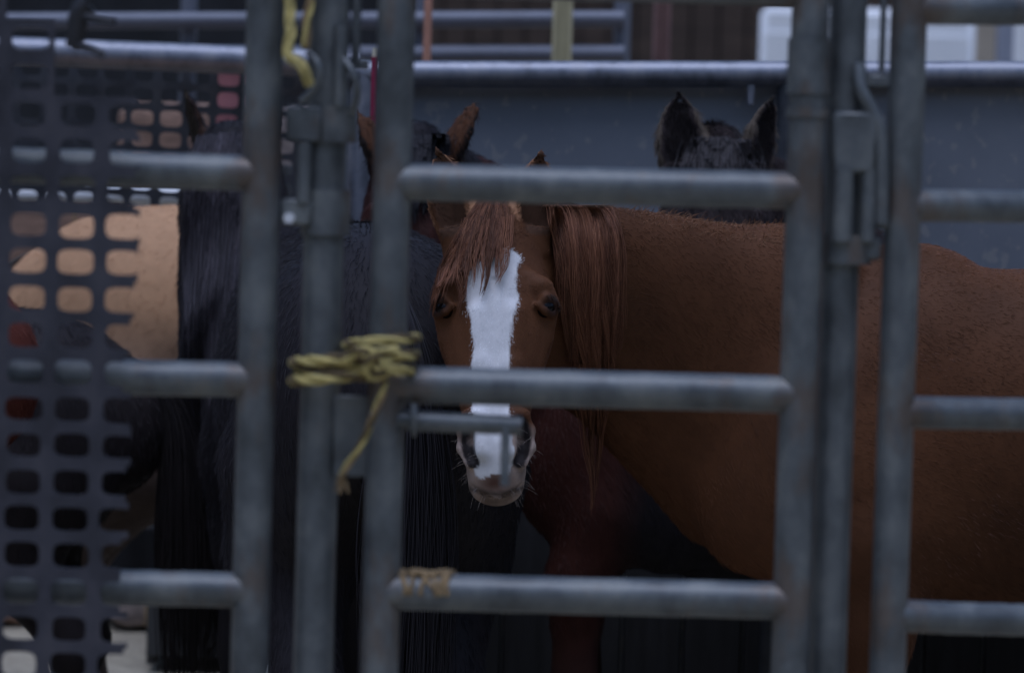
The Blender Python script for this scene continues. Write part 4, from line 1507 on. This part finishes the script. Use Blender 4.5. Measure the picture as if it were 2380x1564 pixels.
def ch_len(P, N):
    x, s, n = hd.loc(P)
    hdist = np.sqrt(x ** 2 + (s - .27) ** 2 + (n + .02) ** 2)
    on = np.clip(1 - (hdist - .30) / .08, 0, 1)
    L = .0125 * (1 - on) + .0068 * on
    L = np.where((on > .5) & (s > .47), .0035, L)
    wz = (on > .5) & (s < .46) & (n > .02) & (np.abs(x) < .055)
    L = np.where(wz, .0075, L)
    # longer under the throat and chest, and along the crest
    under = np.clip(-N[:, 2], 0, 1) * (1 - on)
    L = L * (1 + .9 * under)
    for a, b, E, Wd, Fd, ln, ew in hd.ears:
        q = P - a; t = q @ E / ln
        near = (t > -.05) & (t < 1.1) & (np.linalg.norm(q, axis=1) < .22)
        L = np.where(near, .008 + .004 * (np.abs(q @ Wd) > ew * .6), L)
    ey = np.minimum(np.linalg.norm(P - hd.P(.102, .234, .048), axis=1), np.linalg.norm(P - hd.P(-.102, .234, .048), axis=1))
    L = np.where(ey < .028, np.clip(.0005 + (ey - .014) * .25, .0004, .004), L)
    nd = np.minimum(np.linalg.norm(P - hd.P(.054, .512, .040), axis=1), np.linalg.norm(P - hd.P(-.054, .512, .040), axis=1))
    L = np.where(nd < .030, .0006, L)
    return L


def ch_flow(P, N):
    x, s, n = hd.loc(P)
    hdist = np.sqrt(x ** 2 + (s - .27) ** 2 + (n + .02) ** 2)
    on = np.clip(1 - (hdist - .30) / .1, 0, 1)[:, None]
    wx, wsn = x + .003, s - .192
    rad = np.stack([wx, wsn], 1); rad /= np.linalg.norm(rad, axis=1)[:, None] + 1e-6
    near = np.exp(-(np.hypot(wx, wsn) / .05) ** 2)[:, None]
    D = hd.S[None] * (1 - near) * np.where(s < .17, -.3, 1.0)[:, None] + near * (rad[:, :1] * hd.X + rad[:, 1:] * hd.S)
    D = D + np.sign(x)[:, None] * hd.X * .35 * np.clip(1 - near, 0, 1)
    body = np.array([.80, .05, -.50])
    wv = vnoise(P, 6, 21)[:, None]
    B_ = body[None] + np.array([.1, 0, .45]) * wv
    return D * on + B_ * (1 - on)


def ch_w(P, N):
    x, s, n = hd.loc(P)
    hdist = np.sqrt(x ** 2 + (s - .27) ** 2 + (n + .02) ** 2)
    on = np.clip(1 - (hdist - .33) / .05, 0, 1)
    # the part of the coat that can be seen from the gate side
    vis = (N[:, 1] < .45) & (P[:, 2] > .60) & (P[:, 0] < 1.25) | (on > .5)
    return (0.9 + 4.0 * on) * vis + 1e-9


def ch_furcol(P, N):
    c_ = chestnut_col(P, N, .0037, g9)
    # frosted winter tips in loose patches on the barrel
    px_ = np.clip((P[:, 0] - .70) / .25, 0, 1) * np.clip(vnoise(P, 16, 31) + .25, 0, 1)
    g2 = (g9.random(len(P)) < .5 * px_)
    c_[g2] = c_[g2] * 1.6 + [.05, .04, .045]
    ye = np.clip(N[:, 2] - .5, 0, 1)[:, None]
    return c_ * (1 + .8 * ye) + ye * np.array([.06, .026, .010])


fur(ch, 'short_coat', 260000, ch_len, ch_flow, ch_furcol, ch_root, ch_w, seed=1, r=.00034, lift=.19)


def mane_col(lu, g_):
    a = np.array([.095, .036, .021]); b = np.array([.20, .085, .045])
    return a + (b - a) * g_.random((len(lu), 1))


# mane on the near side of the neck, behind the face
locks(ch, 'mane', [(1270, 496), (1282, 476), (1287, 505), (1292, 580), (1306, 700), (1318, 820), (1330, 925)],
      [(1372, 494), (1396, 476), (1424, 505), (1441, 590), (1443, 720), (1438, 830), (1428, 925)],
      4300, lambda u: np.where((u > .2) & (u < .6), 1.0, .90), ch_root, mane_col, off=.012, nlock=40, spread=.018, seed=2, ydef=5.92, lenjit=.05, stray=.05, yroot=6.04, endjit=.1, wave=1.9)
# thin wisps that reach lower
locks(ch, 'mane_wisp', [(1335, 840), (1340, 930), (1352, 1010), (1366, 1120), (1372, 1225)], [(1420, 840), (1410, 930), (1404, 1010), (1394, 1110), (1384, 1205)],
      130, lambda u: np.ones_like(u), ch_root, mane_col, off=.015, nlock=7, spread=.02, seed=4, ydef=5.9, lenjit=.3, r=.0006)
# short bristle along the crest toward the withers
gq = np.random.default_rng(5)
P_, N_ = ch.sample(60000, lambda P, N: (N[:, 2] > .6) * (P[:, 2] > 1.40) * (P[:, 0] > .13) * (P[:, 0] < .72) + 1e-12, 77)
keep = (P_[:, 2] > 1.38) & (np.abs(P_[:, 1] - 6.10) < .12); P_, N_ = P_[keep][:1800], N_[keep][:1800]
Lb = .008 + .016 * gq.random(len(P_)) ** 1.5
Dd = np.array([.45, -.25, .55]) + gq.normal(0, .35, (len(P_), 3))
t4 = np.linspace(0, 1, 5)
pts = P_[:, None] + Lb[:, None, None] * (t4[None, :, None] * Dd[:, None]) - (Lb[:, None] * (t4 ** 2) * .35)[..., None] * np.array([0, 0, 1.0])
hairs('crest_hair', pts, np.array([.0005, .0005, .0004, .0003, .0001]), np.array([.26, .13, .07]) * (.6 + .7 * gq.random(len(P_)))[:, None], M['hair'], ch_root)
# forelock swept to the viewer's left
locks(ch, 'forelock', [(1126, 452), (1090, 510), (1046, 585), (1020, 640), (1002, 690), (988, 748)],
      [(1172, 450), (1184, 520), (1180, 575), (1168, 620), (1150, 670), (1130, 720)],
      1300, lambda u: np.interp(u, [0, .12, .25, .4, .55, .7, .85, 1], [1.0, .97, .84, .66, .52, .62, .52, .34]), ch_root, mane_col, off=.010, nlock=22, spread=.013, seed=6, ydef=5.80, lenjit=.14, stray=.07,
      umap=lambda u: u ** 1.2, yroot=5.86)
locks(ch, 'forelock_wisp', [(1085, 500), (1060, 600), (1060, 680), (1052, 765)], [(1194, 480), (1192, 560), (1178, 640), (1146, 700)],
      170, lambda u: np.interp(u, [0, .3, .6, 1], [1, .9, .9, .8]), ch_root, mane_col, off=.015, nlock=10, spread=.012, seed=8, ydef=5.78, lenjit=.15, r=.0006)
hornfree_tail(ch, 'tail', 900, [.14, .06, .035], ch_root, seed=14, length=.95)
# whiskers
gw = np.random.default_rng(12)
P_, N_ = ch.sample(110, lambda P, N: ((hd.loc(P)[1] > .49) & (hd.loc(P)[2] < .06) & (np.abs(hd.loc(P)[0]) > .02) & (np.abs(hd.loc(P)[0]) < .1)) * 1.0 + 1e-12, 13)
Lw = .005 + .017 * gw.random(len(P_)) ** 2 + 0 * gw.random(len(P_))
Dw = N_ + gw.normal(0, .25, N_.shape) + hd.S * .25
pts = P_[:, None] + Lw[:, None, None] * (t4[None, :, None] * Dw[:, None]) - (Lw[:, None] * t4 ** 2 * .3)[..., None] * np.array([0, 0, 1.0])
hairs('whisker', pts, np.array([.00017, .00016, .00014, .00011, .00008]), np.tile([.36, .30, .26], (len(P_), 1)), M['hair'], ch_root)


# ---- the other horses in the pen
def solid(col, var=.2, points=None, low_col=None, seed=0):
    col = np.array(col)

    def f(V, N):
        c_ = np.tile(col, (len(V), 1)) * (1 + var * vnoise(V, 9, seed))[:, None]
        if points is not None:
            w = np.clip((points - V[:, 2]) / .2, 0, 1)[:, None]  # dark leg points; for the tan horse also painted flank shade
            c_ = c_ * (1 - w) + np.array(low_col) * w
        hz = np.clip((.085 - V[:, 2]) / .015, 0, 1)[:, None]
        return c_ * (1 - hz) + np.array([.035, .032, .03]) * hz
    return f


def ears_col(h, basef, ins, rim, back=None):
    def f(V, N):
        col = basef(V, N)
        for a, b, E, Wd, Fd, ln, ew in h.head.ears:
            q = V - a
            t = q @ E / ln; u = np.abs(q @ Wd)
            wt = np.interp(t, [-.2, 0, .15, .35, .55, .75, .9, 1.0], np.array([.8, .82, .92, 1, .92, .66, .34, .08]) * ew)
            near = (t > .0) & (t < 1.05) & (np.linalg.norm(q, axis=1) < .25)
            if back is not None: col[near & (t > .02) & (u < wt * 1.1) & (np.abs(q @ Fd) < .035) & ((N @ Fd) < .2)] = back
            col[near & (u < wt * .72) & ((N @ Fd) > .1)] = ins
            col[near & (t > .08) & (u > wt * .84) & (u < wt * 1.15) & (np.abs(q @ Fd) < .03)] = rim
        return col
    return f


def simple_len(L):
    return lambda P, N: np.full(len(P), L)


def flow_to(v):
    v = np.array(v, float)
    return lambda P, N: np.tile(v, (len(P), 1))


def near_w(P, N):
    return ((N[:, 1] < .4) & (P[:, 2] > .55)) * 1.0 + 1e-9


def neck_between(h0, base, z=1.10, r_end=(.14, .075), r_base=(.30, .15), arch=.06):
    a = h0.P(0, .10, -.10); b = np.asarray(base)
    out = []
    for t in (0, .25, .5, .75, 1):
        p = a + (b - a) * t; p[2] += arch * math.sin(math.pi * t)
        out.append((p, r_end[0] + (r_base[0] - r_end[0]) * t, r_end[1] + (r_base[1] - r_end[1]) * t))
    return out


# black horse, rump to the gate, neck raised at the left
bo = W(682, 900, 7.42)
bfw = np.array([-.20, .98])
bh_ = Head(W(540, 312, 7.45), (.10, .62, -.78), (0, .8, .6), .98)
bb = np.array([bo[0], bo[1], 0])
bf3 = np.array([bfw[0], bfw[1], 0])
nk = [(bh_.P(0, .06, -.06), .12, .085), (W(540, 470, 7.44), .17, .105), (W(556, 600, 7.42), .20, .118), (W(578, 720, 7.40), .24, .145), (W(600, 830, 7.30), .28, .17)]
be = [dict(base=(sg * .078, .055, -.01), tip=(sg * .110, -.10, .085), face=(sg * .9, .0, -.6), w=.042) for sg in (1, -1)]
bk = Horse((bo[0], 7.42), bfw, bh_, nk, be, sc=1.03, df=.010, dc=.024, detail=False, nostril=False)
bk_root = empty('black_horse', (bo[0] + .15, 6.7, 0))
tag(bk_root, 'black horse standing rump to the gate behind the left posts, one ear up', 'horse', 'penned horses')
bkc = ears_col(bk, solid([.019, .0165, .0185], .3), np.array([.055, .042, .03]), np.array([.04, .02, .012]))
bk.mesh('body', bkc, bk_root)
fur(bk, 'short_coat', 45000, simple_len(.022), flow_to([.1, -.2, -1]), lambda P, N: bkc(P, N) * 1.25, bk_root, near_w, seed=21, r=.0006, lift=.32)
locks(bk, 'mane', [(480, 300), (452, 420), (436, 560), (430, 760), (440, 1000), (468, 1260)], [(584, 300), (578, 440), (566, 600), (540, 800), (524, 1000), (520, 1240)], 1700,
      lambda u: np.interp(u, [0, .15, .4, .6, 1], [.7, 1.0, .75, .9, .5]), bk_root,
      lambda lu, g_: np.array([.026, .022, .026]) + g_.random((len(lu), 1)) * np.array([.045, .04, .046]), off=.012, nlock=24, spread=.03, seed=23, ydef=7.3, lenjit=.15, r=.0009)
hornfree_tail(bk, 'tail', 1500, [.020, .018, .021], bk_root, seed=24, length=1.0)

# bay horse behind it: black forelock, brown ears turned back
yh = Head(W(962, 318, 7.0), (0.02, -.30, -.95), (0, -.95, .3), .97)
ye_ = [dict(base=(-.078, .060, .0), tip=(-.128, -.060, .035), face=(-.75, .0, -.65), w=.040), dict(base=(.078, .060, .0), tip=(.152, -.092, .048), face=(.8, .0, -.6), w=.042)]
yo = W(1290, 1000, 7.02)
nk = [(yh.P(0, .10, -.10), .13, .085), (W(1080, 560, 7.08), .18, .10), (W(1180, 650, 7.08), .22, .12), (W(1280, 760, 7.06), .27, .15), (W(1360, 850, 7.04), .30, .17)]
by = Horse((yo[0], 7.02), (-1, .05), yh, nk, ye_, sc=.95, foreleg=.20, df=.010, dc=.024, nostril=True, detail=True)
by_root = empty('bay_horse', (yo[0] + .6, 7.02, 0))
tag(by_root, 'reddish bay horse with brown ears and black forelock, half hidden behind the gate post', 'horse', 'penned horses')
by0 = solid([.046, .0155, .012], .2, .55, [.018, .013, .012])
by_x = W(1390, 1000, 7.02)[0]


def by_base(V, N):
    # seal brown: red head, neck and forehand, near-black barrel
    w = np.clip((V[:, 0] + .03 * vnoise(V, 14, 3) - by_x) / .10, 0, 1)[:, None] * np.clip((1.35 - V[:, 2]) / .1, 0, 1)[:, None]
    _x, _s, _n = yh.loc(V)
    w = np.maximum(w, (np.clip((.09 - _s) / .03, 0, 1) * (np.hypot(_x, _n) < .16) * (_s > -.06))[:, None])
    return by0(V, N) * (1 - w) + np.array([.016, .014, .017]) * w


byc = ears_col(by, by_base, np.array([.03, .02, .015]), np.array([.022, .016, .014]), np.array([.090, .038, .019]))
by.mesh('body', byc, by_root)
eyes(by, by_root)
fur(by, 'short_coat', 40000, simple_len(.018), flow_to([.4, -.1, -.9]), byc, by_root, near_w, seed=31, r=.0006)
locks(by, 'forelock', [(925, 306), (912, 380), (910, 480), (920, 600)], [(1020, 308), (1032, 345), (1028, 420), (1000, 520)], 2200, lambda u: np.ones_like(u) * .9, by_root,
      lambda lu, g_: np.array([.014, .013, .016]) + g_.random((len(lu), 1)) * .012, off=.014, nlock=22, spread=.035, seed=33, startjit=.2, ydef=6.92, lenjit=.15, r=.0009)
hornfree_tail(by, 'tail', 700, [.016, .014, .015], by_root, seed=34)

# dark brown horse behind the chestnut's neck
dh = Head(W(1668, 326, 7.05), (0.0, -.34, -.94), (0, -.94, .34), 1.0)
de = [dict(base=(-.080, .070, .0), tip=(-.094, -.095, .060), face=(.05, .1, 1), w=.056), dict(base=(.078, .070, .0), tip=(.116, -.095, .060), face=(.75, .1, .6), w=.052)]
do = W(1750, 1000, 7.28)
nk = [(dh.P(0, .10, -.10), .13, .085), (W(1745, 560, 7.16), .18, .10), (W(1850, 670, 7.2), .21, .12), (W(1960, 800, 7.24), .25, .15), (W(2040, 900, 7.28), .29, .17)]
dk = Horse((do[0], 7.28), (-1, 0), dh, nk, de, sc=.93, df=.008, dc=.024, detail=True)
dk_root = empty('dark_brown_horse', (do[0] + .6, 7.28, 0))
tag(dk_root, 'dark brown horse showing only two upright ears and its poll above the chestnut neck', 'horse', 'penned horses')
dkc = ears_col(dk, solid([.040, .029, .029], .25), np.array([.022, .017, .017]), np.array([.11, .085, .065]), np.array([.06, .05, .038]))
dk.mesh('body', dkc, dk_root)
eyes(dk, dk_root)


def dk_len(P, N):
    L = np.full(len(P), .020)
    for a, b, E, Wd, Fd, ln, ew in dk.head.ears:
        q = P - a; t = q @ E / ln
        near = (t > -.05) & (t < 1.1) & (np.linalg.norm(q, axis=1) < .22)
        L = np.where(near, .010 + .014 * ((np.abs(q @ Wd) > ew * .55) & (t < .6)), L)
    return L


fur(dk, 'short_coat', 50000, dk_len, flow_to([.1, -.3, -.8]), lambda P, N: dkc(P, N) * 1.3, dk_root, lambda P, N: near_w(P, N) * (1 + 5 * (P[:, 2] > 1.45)), seed=41, r=.00055, lift=.45)
locks(dk, 'forelock', [(1622, 312), (1600, 355), (1580, 420), (1575, 500)], [(1722, 312), (1745, 355), (1760, 420), (1765, 500)], 900, lambda u: np.ones_like(u), dk_root,
      lambda lu, g_: np.array([.03, .024, .026]) + g_.random((len(lu), 1)) * .05, off=.012, nlock=26, spread=.03, seed=43, startjit=.25, ydef=6.95, lenjit=.2, r=.0008)

# tan horse seen through the mesh
to = W(330, 900, 8.05)
tn = Horse((to[0] + 1.24, 8.0), (1, -.04), None, [(np.array([to[0] + 1.17, 8.0, 1.12]), .30, .17), (np.array([to[0] + 1.32, 7.96, 1.15]), .26, .14), (np.array([to[0] + 1.52, 7.92, 1.05]), .2, .12), (np.array([to[0] + 1.64, 7.90, .85]), .13, .09)], [], sc=1.045, df=.024, dc=.024)
tn_root = empty('tan_horse', (to[0] + .3, 8.0, 0))
tag(tn_root, 'tan horse whose back and rump show through the mesh at the left', 'horse', 'penned horses')
tnc = solid([.53, .300, .165], .14, 1.20, [.13, .095, .08], 4)  # flank fades grey-brown lower down, its shading painted into the coat
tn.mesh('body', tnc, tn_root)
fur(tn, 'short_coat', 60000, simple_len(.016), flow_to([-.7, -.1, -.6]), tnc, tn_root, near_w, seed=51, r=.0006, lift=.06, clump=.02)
hornfree_tail(tn, 'tail', 1200, [.12, .10, .085], tn_root, seed=54)

# sorrel horse at the left edge
so = W(20, 900, 6.55)
sr = Horse((so[0] - 1.55, 6.55), (-1, -.03), None, [(np.array([so[0] - 1.55, 6.55, 1.12]), .30, .17), (np.array([so[0] - 1.95, 6.5, 1.25]), .2, .12)], [], sc=1.02, df=.024, dc=.024)
sr_root = empty('sorrel_horse', (so[0] - .7, 6.55, 0))
tag(sr_root, 'red sorrel horse cut by the left edge of the photo, rump behind the mesh', 'horse', 'penned horses')
src = solid([.13, .036, .024], .2, .5, [.05, .02, .016], 5)
sr.mesh('body', src, sr_root)
fur(sr, 'short_coat', 20000, simple_len(.018), flow_to([.6, -.1, -.7]), src, sr_root, near_w, seed=61, r=.0006)

# small dark yearling between the sorrel and the black horse
yo_ = W(362, 900, 7.33)
yl_ = Horse((yo_[0] - 1.34, 7.33), (-1, .02), None, [(np.array([yo_[0] - 1.36, 7.33, .95]), .25, .14), (np.array([yo_[0] - 1.62, 7.33, .86]), .17, .10), (np.array([yo_[0] - 1.80, 7.33, .66]), .12, .08), (np.array([yo_[0] - 1.84, 7.33, .40]), .08, .06)], [], sc=.87, df=.024, dc=.024)
yl_root = empty('dark_yearling', (yo_[0] - .7, 7.33, 0))
tag(yl_root, 'small dark yearling low behind the mesh, in front of the tan horse', 'horse', 'penned horses')
ylc = solid([.022, .018, .019], .25, seed=6)
yl_.mesh('body', ylc, yl_root)
fur(yl_, 'short_coat', 16000, simple_len(.022), flow_to([.1, -.2, -1]), ylc, yl_root, near_w, seed=71, r=.0007)
hornfree_tail(yl_, 'tail', 900, [.022, .018, .018], yl_root, seed=72, length=.8)
